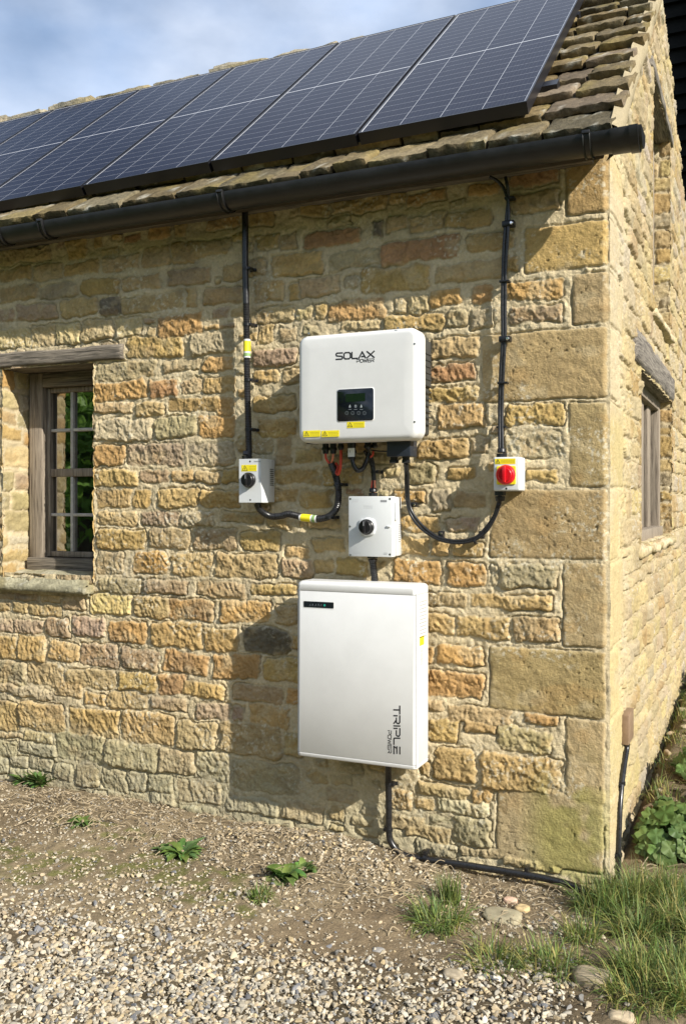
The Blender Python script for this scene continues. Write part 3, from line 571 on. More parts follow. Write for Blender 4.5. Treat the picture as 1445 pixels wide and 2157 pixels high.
g.add([(-4.9, APY, az+.05), (-.05, APY, az+.05), (-.05, 6.2, az+.05-.42*(6.2-APY)), (-4.9, 6.2, az+.05-.42*(6.2-APY)), (-4.9, APY, az), (-.05, APY, az), (-.05, 6.2, az-.42*(6.2-APY)), (-4.9, 6.2, az-.42*(6.2-APY))], [(0, 1, 2, 3), (4, 7, 6, 5), (0, 4, 5, 1), (1, 5, 6, 2), (3, 2, 6, 7), (0, 3, 7, 4)])
g.out('roof_deck', mat('old_roof_timber', (.06, .045, .03), .9, var=.3, vscale=15), roof, 30)
g = G(); x = -.02
while x > -4.9:
    wd = rs.uniform(.3, .5); p = np.array(rp(0, RL-.02)); P, F, C = rough_box(x-wd, x-.006, p[1]-.10, p[1]+.16, p[2]-.03, p[2]+.055+rs.uniform(-.01, .012), (12, 6, 3), .010, 14, rs.uniform(0, 50), .3, col=(.34, .30, .22)); g.add(P, F, C); x -= wd
g.out('ridge', M['slate'], roof, 50)
# pale mortar fillet on the verge
g = G(); m = 90; V = []; F = []
for i in range(m+1):
    s_ = .03+(RL-.03)*i/m
    for j, (x, h) in enumerate(((.0, -.08), (.036, -.06), (.054, -.02), (.050, .016), (.018, .034))):
        q = np.array(rp(x, s_, h)); q = q+(np.array([n3(np.array([[s_*3+j, j*.7, s_]]), 3, 1)[0], 0, n3(np.array([[s_*2, j*.7, s_+j]]), 5, 2)[0]])-.5)*.018; V.append(q)
for i in range(m):
    for j in range(4): a = i*5+j; F.append((a, a+5, a+6, a+1))
g.add(V, F, (.36, .30, .19)); g.out('verge_mortar', M['stone'], roof, 60)
# rafter feet under the eaves
P, F, C = rough_box(-4.7, -.05, -.11, .015, 2.330, 2.352, (60, 3, 1), .002, 15, 3, .05); g = G().add(P, F); g.out('eaves_board', M['wood'], house, 60)
# ---------------------------------------------------------------- gutter: half-round trough with brackets, unions, stop end
GY, GZ, GR = -.192, 2.344, .0535; gx1 = Y(1343, 290, GY)[0]; x0 = -4.9
def trough(xa, xb, r, ri, n=20, z=GZ):
    V = []; F = []
    for x in (xa, xb):
        for rr in (r, ri):
            for j in range(n+1): t = PI+PI*j/n; V.append((x, GY+rr*math.cos(t), z+rr*math.sin(t)*1.0))
    k = n+1
    for j in range(n):
        F.append((j, j+1, 2*k+j+1, 2*k+j)); F.append((k+j, 3*k+j, 3*k+j+1, k+j+1)); F.append((j, k+j, k+j+1, j+1)); F.append((2*k+j, 2*k+j+1, 3*k+j+1, 3*k+j))
    F.append((0, 2*k, 3*k, k)); F.append((n, k+n, 3*k+n, 2*k+n)); return V, F
g = G(); V, F = trough(x0, gx1-.02, GR, GR-.004); g.add(V, F); gut = g.out('gutter', M['gutter'], house, 40)
g = G(); V, F = trough(gx1-.075, gx1-.018, GR+.005, GR-.002); g.add(V, F); V, F = trough(gx1-.02, gx1+.006, GR+.009, GR-.01); g.add(V, F)
V = [(gx1-.004, GY+(GR+.002)*math.cos(PI+PI*j/20), GZ+(GR+.002)*math.sin(PI+PI*j/20)) for j in range(21)]; V += [(gx1+.016, a[1]*1., a[2]) for a in V]
V = [(a[0], GY+(a[1]-GY)*(.95 if i > 20 else 1), GZ+(a[2]-GZ)*(.95 if i > 20 else 1)) for i, a in enumerate(V)]
g.add(V, [tuple(range(21))[::-1], tuple(range(21, 42))]+[(j, j+1, 22+j, 21+j) for j in range(20)]+[(20, 0, 21, 41)]); g.out('stop_end', M['gutter'], gut, 40)
for px in (15, 105, 480, 1240):
    xx = Y(px, 400, GY)[0]; g = G()
    V, F = trough(xx-.013, xx+.013, GR+.0045, GR+.0005, z=GZ+.002); g.add(V, F)
    for dx in (-.010, .010):
        g.add(*tube([(xx+dx, GY+(GR+.006)*math.cos(t), GZ+(GR+.006)*math.sin(t)) for t in np.linspace(PI*.98, PI*2, 14)], .0022, 5, 1))
    g.add(*rbox(xx-.012, xx+.012, GY-GR-.010, GY-GR+.004, GZ-.004, GZ+.006, .001)); g.out('gutter_bracket', M['gutter'], gut, 40)

# ================================================================ SOLAR PANELS
PA = np.array([-.607, .002, -.0055]); PB = np.array([-.0205, 1.256, 1.035]); PO = Y(1118, 213, -.1)+np.array([-.015, 0, .002])
pn = np.cross(PB, PA); pn /= np.linalg.norm(pn); pn = pn if pn[2] > 0 else -pn
LBL = ['rightmost black framed solar panel, next to the bare stone slates at the gable end', 'second solar panel from the right, its lower right corner above the white inverter', 'third solar panel from the right, between two full panels above the dark conduit',
       'fourth solar panel from the right, lower edge above the left gutter bracket', 'second solar panel from the left edge, lower half cut off by the picture', 'leftmost solar panel, only its upper corner in view below the ridge']
for i in range(6):
    o = PO+PA*1.022*i; t = thing('solar_panel', LBL[i], 'solar panel', tuple(o), 'black framed solar panels in a row on the slate roof')
    def pp(u, v, h): return o+PA*u+PB*v+pn*h
    def slabq(u0, u1, v0, v1, h0, h1):
        V = [pp(u, v, h) for h in (h0, h1) for u, v in ((u0, v0), (u1, v0), (u1, v1), (u0, v1))]
        return V, [(0, 1, 2, 3), (7, 6, 5, 4), (0, 4, 5, 1), (1, 5, 6, 2), (2, 6, 7, 3), (3, 7, 4, 0)]
    fw = .010; fh = .004; g = G()
    g.add(*slabq(0, 1, 0, fh, -.042, .001)); g.add(*slabq(0, 1, 1-fh, 1, -.042, .001)); g.add(*slabq(0, fw, fh, 1-fh, -.042, .001)); g.add(*slabq(1-fw, 1, fh, 1-fh, -.042, .001))
    g.out('frame', M['frame'], t, 30)
    V = [pp(u, v, h) for h in (-.0015, -.006) for u, v in ((fw, fh), (1-fw, fh), (1-fw, 1-fh), (fw, 1-fh))]
    mesh('glass', V, [(3, 2, 1, 0), (4, 5, 6, 7)], M['pv'], t, None, uv=[(0, 0), (1, 0), (1, 1), (0, 1)]*2)
    V = [pp(u, v, -.04) for u, v in ((fw, fh), (1-fw, fh), (1-fw, 1-fh), (fw, 1-fh))]; mesh('backsheet', V, [(0, 1, 2, 3)], M['dark'], t)
for v, lb in ((.20, 'lower black mounting rail, its cut end showing beside the rightmost solar panel'), (.80, 'upper black mounting rail under the solar panels')):
    a = PO+PB*v-pn*.062-PA*(.085 if v < .5 else .01); b = PO+PA*6.1+PB*v-pn*.062; sb = PB/np.linalg.norm(PB)
    V = [p+sb*x+pn*y for p in (a, b) for x, y in ((-.03, -.018), (.03, -.018), (.03, .018), (-.03, .018))]
    o = mesh('mounting_rail', V, [(0, 1, 2, 3), (7, 6, 5, 4), (0, 4, 5, 1), (1, 5, 6, 2), (2, 6, 7, 3), (3, 7, 4, 0)], M['frame'], loc=a); tag(o, lb, 'rail')
# ================================================================ INVERTER
YF = -.20; a = Y(627, 815, YF); b = Y(880, 815, YF); ix0, ix1 = a[0], b[0]; iz1 = Y(640, 706, YF)[2]-.002; iz0 = Y(760, 929, YF)[2]
inv = thing('inverter', 'large white wall mounted inverter with small display panel and yellow warning stickers below the logo', 'inverter', ((ix0+ix1)/2, -.02, iz0))
g = G()
def shell(x0, x1, z0, z1, yb, yf, rc, edge=.020, n=8, dome=.003):   # rounded-rectangle cover with soft front edge
    prof = [(0., yb)]+[(0, yf+edge)]+[(edge*(1-math.cos(t)), yf+edge*(1-math.sin(t))) for t in np.linspace(.2, PI/2, 7)]+[(edge+.03, yf-.0015)]
    V = []; F = []; K = 4*(n+1)
    for ins, y in prof:
        for q, (cx, cz, t0) in enumerate(((x1-rc, z1-rc, 0), (x0+rc, z1-rc, PI/2), (x0+rc, z0+rc, PI), (x1-rc, z0+rc, 1.5*PI))):
            for j in range(n+1):
                t = t0+PI/2*j/n; rr = rc-min(ins, rc*.98); ox = max(0, ins-rc*.98); V.append((cx+rr*math.cos(t)-ox*(1 if q in (0, 3) else -1), y, cz+rr*math.sin(t)-ox*(1 if q in (0, 1) else -1)))
    m = len(prof)
    for i in range(m-1):
        for j in range(K): F.append((i*K+j, i*K+(j+1) % K, (i+1)*K+(j+1) % K, (i+1)*K+j))
    F.append(tuple(range((m-1)*K, m*K))); F.append(tuple(range(K))[::-1]); return V, [f[::-1] for f in F]
g.add(*shell(ix0, ix1, iz0, iz1, -.125, YF, .034)); g.out('front_cover', M['white'], inv, 60)
g = G(); g.add(*rbox(ix0+.02, ix1-.012, -.126, -.045, iz0+.02, iz1-.018, .006, 2, .012)); g.add(*rbox(ix0+.03, ix1-.03, -.05, -.012, iz0+.05, iz1-.05, .003))
zst = Y(900, 815, -.08)[2]; g.add(*rbox(ix1-.02, ix1-.004, -.12, -.05, zst, iz1-.03, .002)); g.out('heat_sink', M['dgrey'], inv, 40)
g = G()
for z in np.arange(iz0+.06, iz1-.06, .022): g.add(*rbox(ix1-.005, ix1-.001, -.115, -.055, z, z+.004, 0))
g.out('cooling_fin', M['dgrey'], inv, 30)
DF = YF-.0016
def sticker(name, p, m, par, yv=DF, t=.0006, ch=None):
    o = mesh(name, *quad(p, yv, t), m, par); return o
# display
a = Y(711, 821, DF); b = Y(787, 885, DF); g = G(); g.add(*rbox(a[0], b[0], DF-.0015, DF+.002, b[2], a[2], .0006, 1, .008)); dp = g.out('display_panel', M['slab'], inv, 50)
a = Y(709.5, 819.5, DF); b = Y(788.5, 886.5, DF); g = G(); g.add(*rbox(a[0], b[0], DF-.0006, DF+.002, b[2], a[2], .0002, 1, .009)); g.out('display_bezel', M['wlab'], inv, 50)
D2 = DF-.0016; sticker('lcd_screen', (728, 830, 769, 845), M['lcd'], dp, D2, .0004)
g = G()
for x, k in ((737, 0), (749, 1), (761, 2)):
    if k == 1: strokes(g, [[(x-1.6, 853.5), (x+1.6, 853.5), (x+1.6, 857.5), (x-1.6, 857.5), (x-1.6, 853.5)]], .9, D2)
    else: strokes(g, [[(x, 853), (x-1.4, 857.5), (x+1.4, 857.5), (x, 853)]], 1.3, D2)
    strokes(g, [[(x-3, 862.3), (x+3, 862.3)]], .5, D2)
g.out('indicator_icon', M['iconb'], dp, 30)
g = G()
for x in (730.5, 743, 755.5, 767.5): strokes(g, [[(x+3.4*math.cos(t), 870+3.6*math.sin(t)) for t in np.linspace(0, 2*PI, 13)], [(x-1.4, 870), (x+1.4, 870)] if x < 740 or x > 760 else [(x, 868.4), (x, 871.5)]], .55, D2)
g.out('touch_button', M['icon'], dp, 30)
g = G(); word(g, 'SOLAX', (708, 757), (788, 752.8), (0, -13), 2.8, DF-.0003, [1, 1, .85, 1.05, 1.1], .24); word(g, 'POWER', (751.5, 763.6), (787.5, 762), (0, -6.4), 1.2, DF-.0003, [1, 1, 1.25, 1, 1], .22)
g.out('logo_lettering', M['ink'], inv, 30)
def warn(par, x, y, w_, h, yv, tri=True, yl=M['yellow'], bolt=True):
    o = mesh('warning_label', *quad((x, y, x+w_, y+h), yv, .0005), yl, par); g = G(); s = yv-.0006
    strokes(g, [[(x+h*.12, y+h*.88), (x+h*.55, y+h*.10), (x+h*.98, y+h*.88), (x+h*.12, y+h*.88)]], .9, s)
    strokes(g, [[(x+h*.62, y+h*.32), (x+h*.45, y+h*.60), (x+h*.62, y+h*.58), (x+h*.48, y+h*.82)]] if bolt else [[(x+h*.36, y+h*.68), (x+h*.72, y+h*.68)]], .7, s)
    g.out('warning_symbol', M['ink'], o, 30); g = G(); rr = random.Random(int(x*10))
    for k in range(3):
        xx = x+h*1.25
        while xx < x+w_-3: l = rr.uniform(2, 5); strokes(g, [[(xx, y+h*(.27+.24*k)), (min(xx+l, x+w_-2), y+h*(.27+.24*k))]], .55, s); xx += l+1
    g.out('small_print', M['dink'], o, 30)
warn(inv, 639, 907.5, 36, 12, DF); warn(inv, 677.5, 907.5, 37, 12, DF); warn(inv, 731, 889, 37, 11.5, DF, bolt=False)
g = G()
for p in ((875, 725), (875, 889), (840, 692), (653, 703)):
    q = Y(p[0], p[1], YF+.01); G().add(*cyl((q[0], YF+.003, q[2]), (0, -1, 0), .0035, .003, 12)).out('cover_screw', M['steel'], inv, 40)
# connectors under the inverter
def connector(name, px, py0, py1, r, m, y=-.10, par=inv, z_extra=.02):
    a = Y(px, py0, y); b = Y(px, py1, y); g = G(); g.add(*cyl((a[0], y, a[2]+z_extra), (0, 0, -1), r, a[2]-b[2]+z_extra, 16, r*.85, .002)); g.add(*cyl((a[0], y, (a[2]+b[2])/2), (0, 0, -1), r*1.18, .012, 8, None, .002)); return g.out(name, m, par, 40)
for px in (686, 702): connector('cable_connector', px, 928, 956, .0125, M['black'])
connector('cable_connector', 718, 928, 948, .0105, M['black'])
connector('cable_gland', 741, 928, 968, .016, M['black'], -.11); connector('cable_gland', 775, 928, 946, .013, M['black'], -.08); connector('cable_gland', 789, 928, 944, .011, M['black'], -.07)
a = Y(733, 944, -.128); b = Y(747, 962, -.128); g = G().add(*rbox(a[0], b[0], -.1285, -.1275, b[2], a[2], 0)); g.out('serial_label', M['wlab'], inv, 30)
a = Y(814, 927, -.14); b = Y(864, 961, -.14); g = G().add(*rbox(a[0], b[0], -.14, -.07, b[2], a[2]+.01, .003)); tb = g.out('terminal_box', mat('blue_black_plastic', (.018, .024, .035), .45), inv, 30)
g = G()
for z in (940, 947):
    q = Y(870, z, -.10); g.add(*cyl((b[0]-.001, -.10, q[2]), (1, 0, 0), .0025, .003, 8))
g.out('terminal_screw', M['chrome'], tb, 30)
for px, r in ((830, .0145), (855, .0135)): connector('cable_gland', px, 961, 976, r, M['black'], -.10, inv, .0)
q = Y(658, 932, -.1); g = G().add(*rbox(q[0]-.015, q[0]+.015, -.12, -.08, q[2]-.006, q[2]+.02, .002)); g.out('cable_plug', M['black'], inv, 30)

# ================================================================ BATTERY
YB = -.165; bx0 = Y(625, 1400, YB)[0]; bx1 = Y(877, 1400, YB)[0]; bz1 = Y(700, 1226, YB)[2]; bz0 = Y(750, 1607, YB)[2]; yb = -.045
bat = thing('battery', 'tall white wall mounted battery cabinet with black status strip, hung below the inverter', 'battery', ((bx0+bx1)/2, -.02, bz0))
cv, cf = [], []
def casing(z0, z1, x0=bx0, x1=bx1, yf=YB, r=.016, capr=None):
    n = 7; ring = []
    for cx, cy, t0 in ((x1-r, yf+r, -PI/2), ):
        ring += [(cx+r*math.cos(t), cy+r*math.sin(t)) for t in np.linspace(-PI/2, 0, n)]
    ring += [(x1, yb), (x0, yb)]; ring += [(x0+r+r*math.cos(t), yf+r+r*math.sin(t)) for t in np.linspace(PI, 1.5*PI, n)]
    return ring
def prism(ring, zs):   # zs: (z, inset)
    V = []; F = []; K = len(ring); cx = (bx0+bx1)/2; cy = (YB+yb)/2
    for z, ins in zs:
        for x, y in ring: V.append((x-np.sign(x-cx)*ins, y+(ins if y < cy else -ins), z))
    for i in range(len(zs)-1):
        for j in range(K): F.append((i*K+j, i*K+(j+1) % K, (i+1)*K+(j+1) % K, (i+1)*K+j))
    F += [tuple(range(K))[::-1], tuple(range((len(zs)-1)*K, len(zs)*K))]; return V, F
zs1 = Y(700, 1246.5, YB)[2]; zs0 = Y(750, 1599, YB)[2]; ring = casing(0, 0)
g = G().add(*prism(ring, [(zs0+.0012, .0008), (zs0+.0022, 0), (zs1-.0022, 0), (zs1-.0012, .0008)])); g.out('casing', M['white'], bat, 40)
ch = .016; g = G().add(*prism(ring, [(zs1, .0008), (zs1+.001, 0), (bz1-ch, 0)]+[(bz1-ch+ch*math.sin(t), ch*(1-math.cos(t))) for t in np.linspace(.2, PI/2, 6)])); g.out('top_cap', M['white'], bat, 40)
g = G().add(*prism(ring, [(bz0, .003), (bz0+.003, .0005), (zs0-.001, 0), (zs0, .0008)])); g.out('bottom_trim', M['white'], bat, 40)
g = G().add(*rbox(bx0+.003, bx1-.003, YB+.004, yb-.002, bz0+.006, bz1-.03, 0)); g.out('seam', M['gink'], bat, 30)
g = G().add(*rbox(bx0+.05, bx1-.07, -.046, -.008, bz0+.05, bz1-.06, .002)); g.out('wall_bracket', M['steel'], bat, 30)
g = G(); a = Y(640, 1266, YB); b = Y(703, 1282, YB); g.add(*rbox(a[0], b[0], YB-.0012, YB+.002, b[2], a[2], .0005, 1, .003)); st_ = g.out('status_panel', M['slab'], bat, 40)
g = G().add(*rbox(a[0]-.0025, b[0]+.0025, YB-.0005, YB+.002, b[2]-.0025, a[2]+.0025, .0002, 1, .004)); g.out('status_bezel', M['wlab'], bat, 40)
g = G()
for k, x in enumerate((653, 659, 665, 671, 676)): strokes(g, [[(x-1.5, 1275+.02*k), (x, 1272), (x+1.5, 1275.5)], [(x, 1272), (x, 1277)]] if k % 2 else [[(x-1.5, 1277), (x+1, 1272.5), (x+1.6, 1276.5)]], .5, YB-.0013)
g.out('indicator_icon', M['icon'], st_, 30); q = Y(684, 1275, YB); g = G().add(*cyl((q[0], YB-.001, q[2]), (0, -1, 0), .004, .0006, 16)); g.out('status_lamp', M['led'], st_, 30)
g = G(); word(g, 'TRIPLZ', (829.5, 1487), (829.5, 1587.5), (12.5, .4), 2.6, YB-.0004, [1, 1, .12, 1, .8, .95], .26)
word(g, 'POWER', (817, 1539), (817, 1586), (7.0, .2), 1.3, YB-.0004, [1, 1, 1.3, 1, 1], .22); g.out('logo_lettering', M['ink'], bat, 30)
g = G()
gsl = G()
for k in range(11):
    z = zs1-.018-k*.0122; V = [(bx1-.001, -.135, z), (bx1-.001, -.062, z), (bx1+.0025, -.062, z-.004), (bx1+.0025, -.135, z-.004), (bx1-.001, -.062, z-.0075), (bx1-.001, -.135, z-.0075)]
    g.add(V, [(0, 3, 2, 1), (3, 5, 4, 2), (0, 5, 3), (1, 2, 4)]); gsl.add(*rbox(bx1-.0005, bx1+.0006, -.135, -.062, z-.0105, z-.0075, 0))
g.out('vent_louvre', M['white'], bat, 20); gsl.out('louvre_shade', M['gink'], bat, 20)  # grey strips below the louvres stand in for their shadows
def side(y0, y1, pz0, pz1, m, nm, t=.0006):
    za = Xp(886, pz0, bx1)[2]; zb = Xp(886, pz1, bx1)[2]; g = G().add(*rbox(bx1-.0004, bx1+t, y0, y1, zb, za, 0)); return g.out(nm, m, bat, 30)
side(-.134, -.088, 1341, 1360, M['yellow'], 'warning_label'); lb_ = side(-.132, -.092, 1364, 1404, M['wlab'], 'serial_label')
g = G(); za = Xp(886, 1366, bx1)[2]; zb = Xp(886, 1401, bx1)[2]; z = za
while z > zb: t = random.uniform(.0008, .0022); g.add(*rbox(bx1+.0005, bx1+.0009, -.128, -.100-random.choice((0, .003)), z-t, z, 0)); z -= t+random.uniform(.0012, .0025)
g.out('barcode', M['gink'], lb_, 30)

# ================================================================ ISOLATOR SWITCHES
def knob(par, px, py, yv, r, m, depth=.030, base=None):
    c = Y(px, py, yv-.01); x, z = c[0], c[2]; g = G()
    g.add(*cyl((x, yv, z), (0, -1, 0), r, depth*.45, 32, None, .002)); g.add(*cyl((x, yv-depth*.45, z), (0, -1, 0), r*.90, depth*.35, 32, r*.86, .002))
    g.add(*rbox(x-r*.17, x+r*.17, yv-depth*1.05, yv-depth*.7, z-r*.78, z+r*.82, .002)); k = g.out('rotary_knob', m, par, 40)
    g = G().add(*rbox(x-.0012, x+.0012, yv-depth*1.06, yv-depth*1.04, z+r*.15, z+r*.72, 0)); g.out('pointer_mark', M['gink'] if m is not M['red'] else m, k, 30); return k
def gland(par, px, pyc, y, zlen=.030, up=True, r=.0165, zbase=None):
    q = Y(px, pyc, y); z = zbase if zbase is not None else q[2]; s = 1 if up else -1
    g = G().add(*cyl((q[0], y, z-.002*s), (0, 0, s), r, zlen*.5, 8, None, .001)); g.add(*cyl((q[0], y, z+zlen*.5*s), (0, 0, s), r*.86, zlen*.5, 20, r*.8, .002)); g.out('cable_gland', M['black'], par, 40)
def small_print(par, x0, x1, ys, yv, w_=.5, m=None):
    g = G(); rr = random.Random(int(x0*7+ys[0]))
    for y in ys:
        x = x0
        while x < x1: l = rr.uniform(1.5, 5); strokes(g, [[(x, y), (min(x+l, x1), y)]], w_, yv); x += l+.9
    g.out('small_print', m or M['gink'], par, 30)
# left: tall two-part isolator whose front steps back on its right
Y1 = -.105; a = Y(504, 967, Y1); b = Y(553, 1058.5, Y1)
sw = thing('isolator_switch', 'narrow grey isolator switch with round black knob at the foot of the vertical corrugated conduit', 'isolator switch', ((a[0]+b[0])/2, 0, b[2]))
g = G().add(*rbox(a[0]+.001, b[0]-.001, -.055, -.006, b[2]+.001, a[2]-.001, .003)); g.out('back_box', M['grey'], sw, 40)
xs = [(a[0], -.056), (a[0], Y1), (b[0]-.008, Y1), (b[0], -.056)]
xs2 = [(a[0], -.056), (a[0], Y1), (b[0]-.003, Y1), (b[0], -.056)]; V = []; F = []
for z, rr in ((b[2], xs2), (b[2]+.03, xs2), (b[2]+.085, xs), (a[2], xs)): V += [(x, y, z) for x, y in rr]
for i in range(3):
    for j in range(4): F.append((i*4+j, i*4+(j+1) % 4, (i+1)*4+(j+1) % 4, (i+1)*4+j))
F += [(3, 2, 1, 0), (12, 13, 14, 15)]; bm = bmesh.new(); vs_ = [bm.verts.new(v) for v in V]; [bm.faces.new([vs_[i] for i in f]) for f in F]; bmesh.ops.bevel(bm, geom=[e for e in bm.edges if e.calc_face_angle(0) > R(30)], offset=.003, segments=2, affect='EDGES')
bm.normal_update(); V = np.array([v.co[:] for v in bm.verts]); F = [tuple(v.index for v in f.verts) for f in bm.faces]; bm.verts.index_update(); F = [tuple(v.index for v in f.verts) for f in bm.faces]; bm.free()
g = G().add(V, F); g.out('front_cover', M['grey2'], sw, 40)
knob(sw, 523, 1011, Y1, .0285, M['black']); warn(sw, 509, 979.5, 32, 13, Y1-.0001)
g = G()
for p in ((527, 972), (527.5, 1053)): q = Y(*p, Y1); G().add(*cyl((q[0], Y1+.001, q[2]), (0, -1, 0), .0035, .0014, 12)).out('cover_screw', M['ink'], sw, 30)
small_print(sw, 536, 548, (972,), Y1-.0004, 2.2)
g = G()
for k in range(9): z = b[2]+.065+k*.0075; g.add(*rbox(b[0]-.0015, b[0]+.0008, -.045, -.018, z, z+.003, 0))
g.out('vent_slot', M['dgrey'], sw, 30); gland(sw, 520, 967, -.06, .034, True, .019, a[2])
# middle: big square-shouldered isolator
Y2 = -.095; a = Y(733.5, 1045.5, Y2); b = Y(826, 1174, Y2)
mid = thing('isolator_switch', 'largest grey isolator enclosure with round black knob, between the inverter and the battery', 'isolator switch', ((a[0]+b[0])/2, 0, b[2]))
g = G().add(*rbox(a[0]+.002, b[0]+.002, -.055, -.006, b[2]+.002, a[2]-.002, .005)); g.out('back_box', M['grey'], mid, 40)
g = G().add(*rbox(a[0], b[0], Y2, -.057, b[2], a[2], .004)); g.out('front_cover', M['grey2'], mid, 40)
q = Y(773, 1110, Y2); g = G().add(*cyl((q[0]+.002, Y2+.002, q[2]-.0), (0, -1, 0), .034, .010, 40, .031, .002)); g.add(*rbox(q[0]-.029, q[0]+.031, Y2-.006, Y2+.002, q[2]-.029, q[2]+.029, .002, 2, .012)); g.out('knob_boss', M['grey2'], mid, 50)
knob(mid, 771.5, 1110, Y2-.008, .0275, M['black'], .034)
g = G()
for p in ((738, 1051), (821, 1051), (737, 1109), (738, 1169), (821, 1168)): q = Y(*p, Y2); G().add(*cyl((q[0], Y2+.001, q[2]), (0, -1, 0), .0038, .0014, 14)).out('cover_screw', M['steel'], mid, 30)
q = Y(819, 1109, Y2); g = G().add(*rbox(q[0]-.008, q[0]+.006, Y2-.004, Y2+.001, q[2]-.003, q[2]+.003, .001)); g.out('locking_tab', M['grey2'], mid, 30)
small_print(mid, 803, 813, (1055.5,), Y2-.0004, 4.2); small_print(mid, 766, 785, (1066, 1070), Y2-.0004, .4); small_print(mid, 742, 755, (1053, 1057), Y2-.0004, .3); small_print(mid, 744, 760, (1165,), Y2-.0004, .3); small_print(mid, 808, 815, (1165, 1168), Y2-.0004, .8)
g = G()
for k in range(9): z = b[2]+.052+k*.0075; g.add(*rbox(b[0]+.0005, b[0]+.0028, -.040, -.018, z, z+.0032, 0))
g.out('vent_slot', M['gink'], mid, 30)
g = G().add(*rbox(b[0]+.001, b[0]+.007, -.075, -.058, a[2]-.085, a[2]-.02, .002)); g.out('hinge_clip', M['grey'], mid, 30)
gland(mid, 786, 1046, -.05, .03, True, .017, a[2]); gland(mid, 785, 1175, -.05, .02, False, .02, b[2])
# right: small red and yellow isolator
Y3 = -.09; a = Y(1038.5, 963, Y3); b = Y(1094, 1034, Y3)
rd = thing('isolator_switch', 'small isolator switch with red rotary knob on yellow plate beside the large corner stones', 'isolator switch', ((a[0]+b[0])/2, 0, b[2]))
g = G().add(*rbox(a[0], b[0], Y3, -.006, b[2], a[2], .006, 3)); g.out('enclosure', M['grey2'], rd, 40)
p0 = Y(1046, 982, Y3); p1 = Y(1086, 1020.5, Y3); g = G().add(*rbox(p0[0], p1[0], Y3-.004, Y3+.001, p1[2], p0[2], .001, 1, .004)); g.out('backing_plate', M['yellow'], rd, 40)
q = Y(1064, 1000, Y3-.01); g = G().add(*cyl((q[0], Y3-.003, q[2]), (0, -1, 0), .0335, .014, 36, .031, .003)); g.out('knob_collar', M['red'], rd, 40)
x, z = q[0], q[2]; g = G().add(*cyl((x, Y3-.016, z), (0, -1, 0), .0245, .006, 32, .023, .002)); g.add(*rbox(x-.0055, x+.0055, Y3-.036, Y3-.018, z-.026, z+.028, .002)); g.out('rotary_knob', mat('deep_red_plastic', (.5, .008, .015), .25), rd, 40)
warn(rd, 1042, 966.5, 43, 10.5, Y3-.0002); q = Y(1066, 1029, Y3); g = G().add(*cyl((q[0], Y3+.001, q[2]), (0, -1, 0), .0035, .0015, 12)); g.out('cover_screw', M['ink'], rd, 30)
gland(rd, 1056, 963, -.05, .032, True, .018, a[2]); gland(rd, 1053, 1035, -.05, .034, False, .020, b[2])

# ================================================================ CONDUITS AND CABLES
def W(px, py, y): return Y(px, py, y)
def path(L_): return [W(*p) for p in L_]
def clip(par, px, py, y=-.045, ring=.017, side_=1, screw=None, m=None):
    q = W(px, py, y); g = G(); g.add(*cyl((q[0], y, q[2]-.005), (0, 0, 1), ring, .010, 16)); g.add(*rbox(q[0]-(ring+.012 if side_ < 0 else 0), q[0]+(ring+.012 if side_ > 0 else 0), -.022, -.012, q[2]-.006, q[2]+.006, .001)); g.add(*rbox(q[0]+side_*(ring+.002)-.005, q[0]+side_*(ring+.002)+.005, y-.008, -.012, q[2]-.006, q[2]+.006, .002)); c = g.out('clip', m or M['black'], par, 40)
    if screw: s = W(screw[0], screw[1], -.036); g = G().add(*cyl((s[0], -.036, s[2]), (0, -1, 0), .009, .006, 14)); g.add(*rbox(s[0]-.009, s[0]+.009, -.036, -.012, s[2]-.008, s[2]+.008, .002)); g.out('clip_mount', M['black'], c, 30); g = G().add(*cyl((s[0], -.042, s[2]), (0, -1, 0), .0055, .003, 12, .003)); g.out('screw_head', M['chrome'], c, 30)
    return c
def sleeve(par, p0, p1, y, r):
    a, b = W(*p0, y), W(*p1, y); d = b-a; g = G().add(*tube([a, b], r, 20, 1)); o = g.out('label_sleeve', M['wlab'], par, 60)
    g = G().add(*tube([a+d*.10, a+d*.66], r+.0005, 20, 1)); g.out('yellow_band', M['yellow'], o, 60)
    g = G().add(*tube([a+d*.76, a+d*.92], r+.0005, 20, 1)); g.out('printed_mark', M['green'], o, 60)
yc = -.050
c1 = path([(516, 430, yc), (517, 500, yc), (517, 560, yc), (519, 640, yc), (520, 700, yc), (521, 800, yc), (523, 880, yc), (525, 965, -.058)])
o = thing('conduit', 'vertical black corrugated conduit with a sleeve, dropping from the gutter', 'conduit', tuple(c1[-1]))
g = G().add(*tube(c1[:4], .0125, 14, 6)); g.out('smooth_tube', M['rubber'], o, 60); g = G().add(*tube(c1[3:], .0125, 14, 6, rings=.07, step=.0032)); g.out('corrugated_tube', M['rubber'], o, 40)
for px, py, s in ((518.5, 566, 1), (520.5, 684, 1), (522.5, 801, 1), (524, 905, 1)): clip(o, px, py, yc, .0145, s)
sleeve(o, (520.7, 715), (520.8, 754), yc, .0136)
c2 = path([(541, 1060, -.06), (549, 1075, -.055), (568, 1087, yc), (590, 1087, yc), (608, 1083, yc), (632, 1088, yc), (660, 1093, yc), (690, 1089, yc), (708, 1072, yc), (713, 1045, yc), (711, 1018, -.055), (705, 995, -.075), (697, 974, -.09)])
o = thing('conduit', 'black corrugated conduit curving from the narrow isolator up to the inverter', 'conduit', tuple(c2[0]))
g = G().add(*tube(c2, .0125, 14, 7, rings=.07, step=.0032)); g.out('corrugated_tube', M['rubber'], o, 40); sleeve(o, (632.5, 1089.6), (668, 1093.4), yc, .0138)
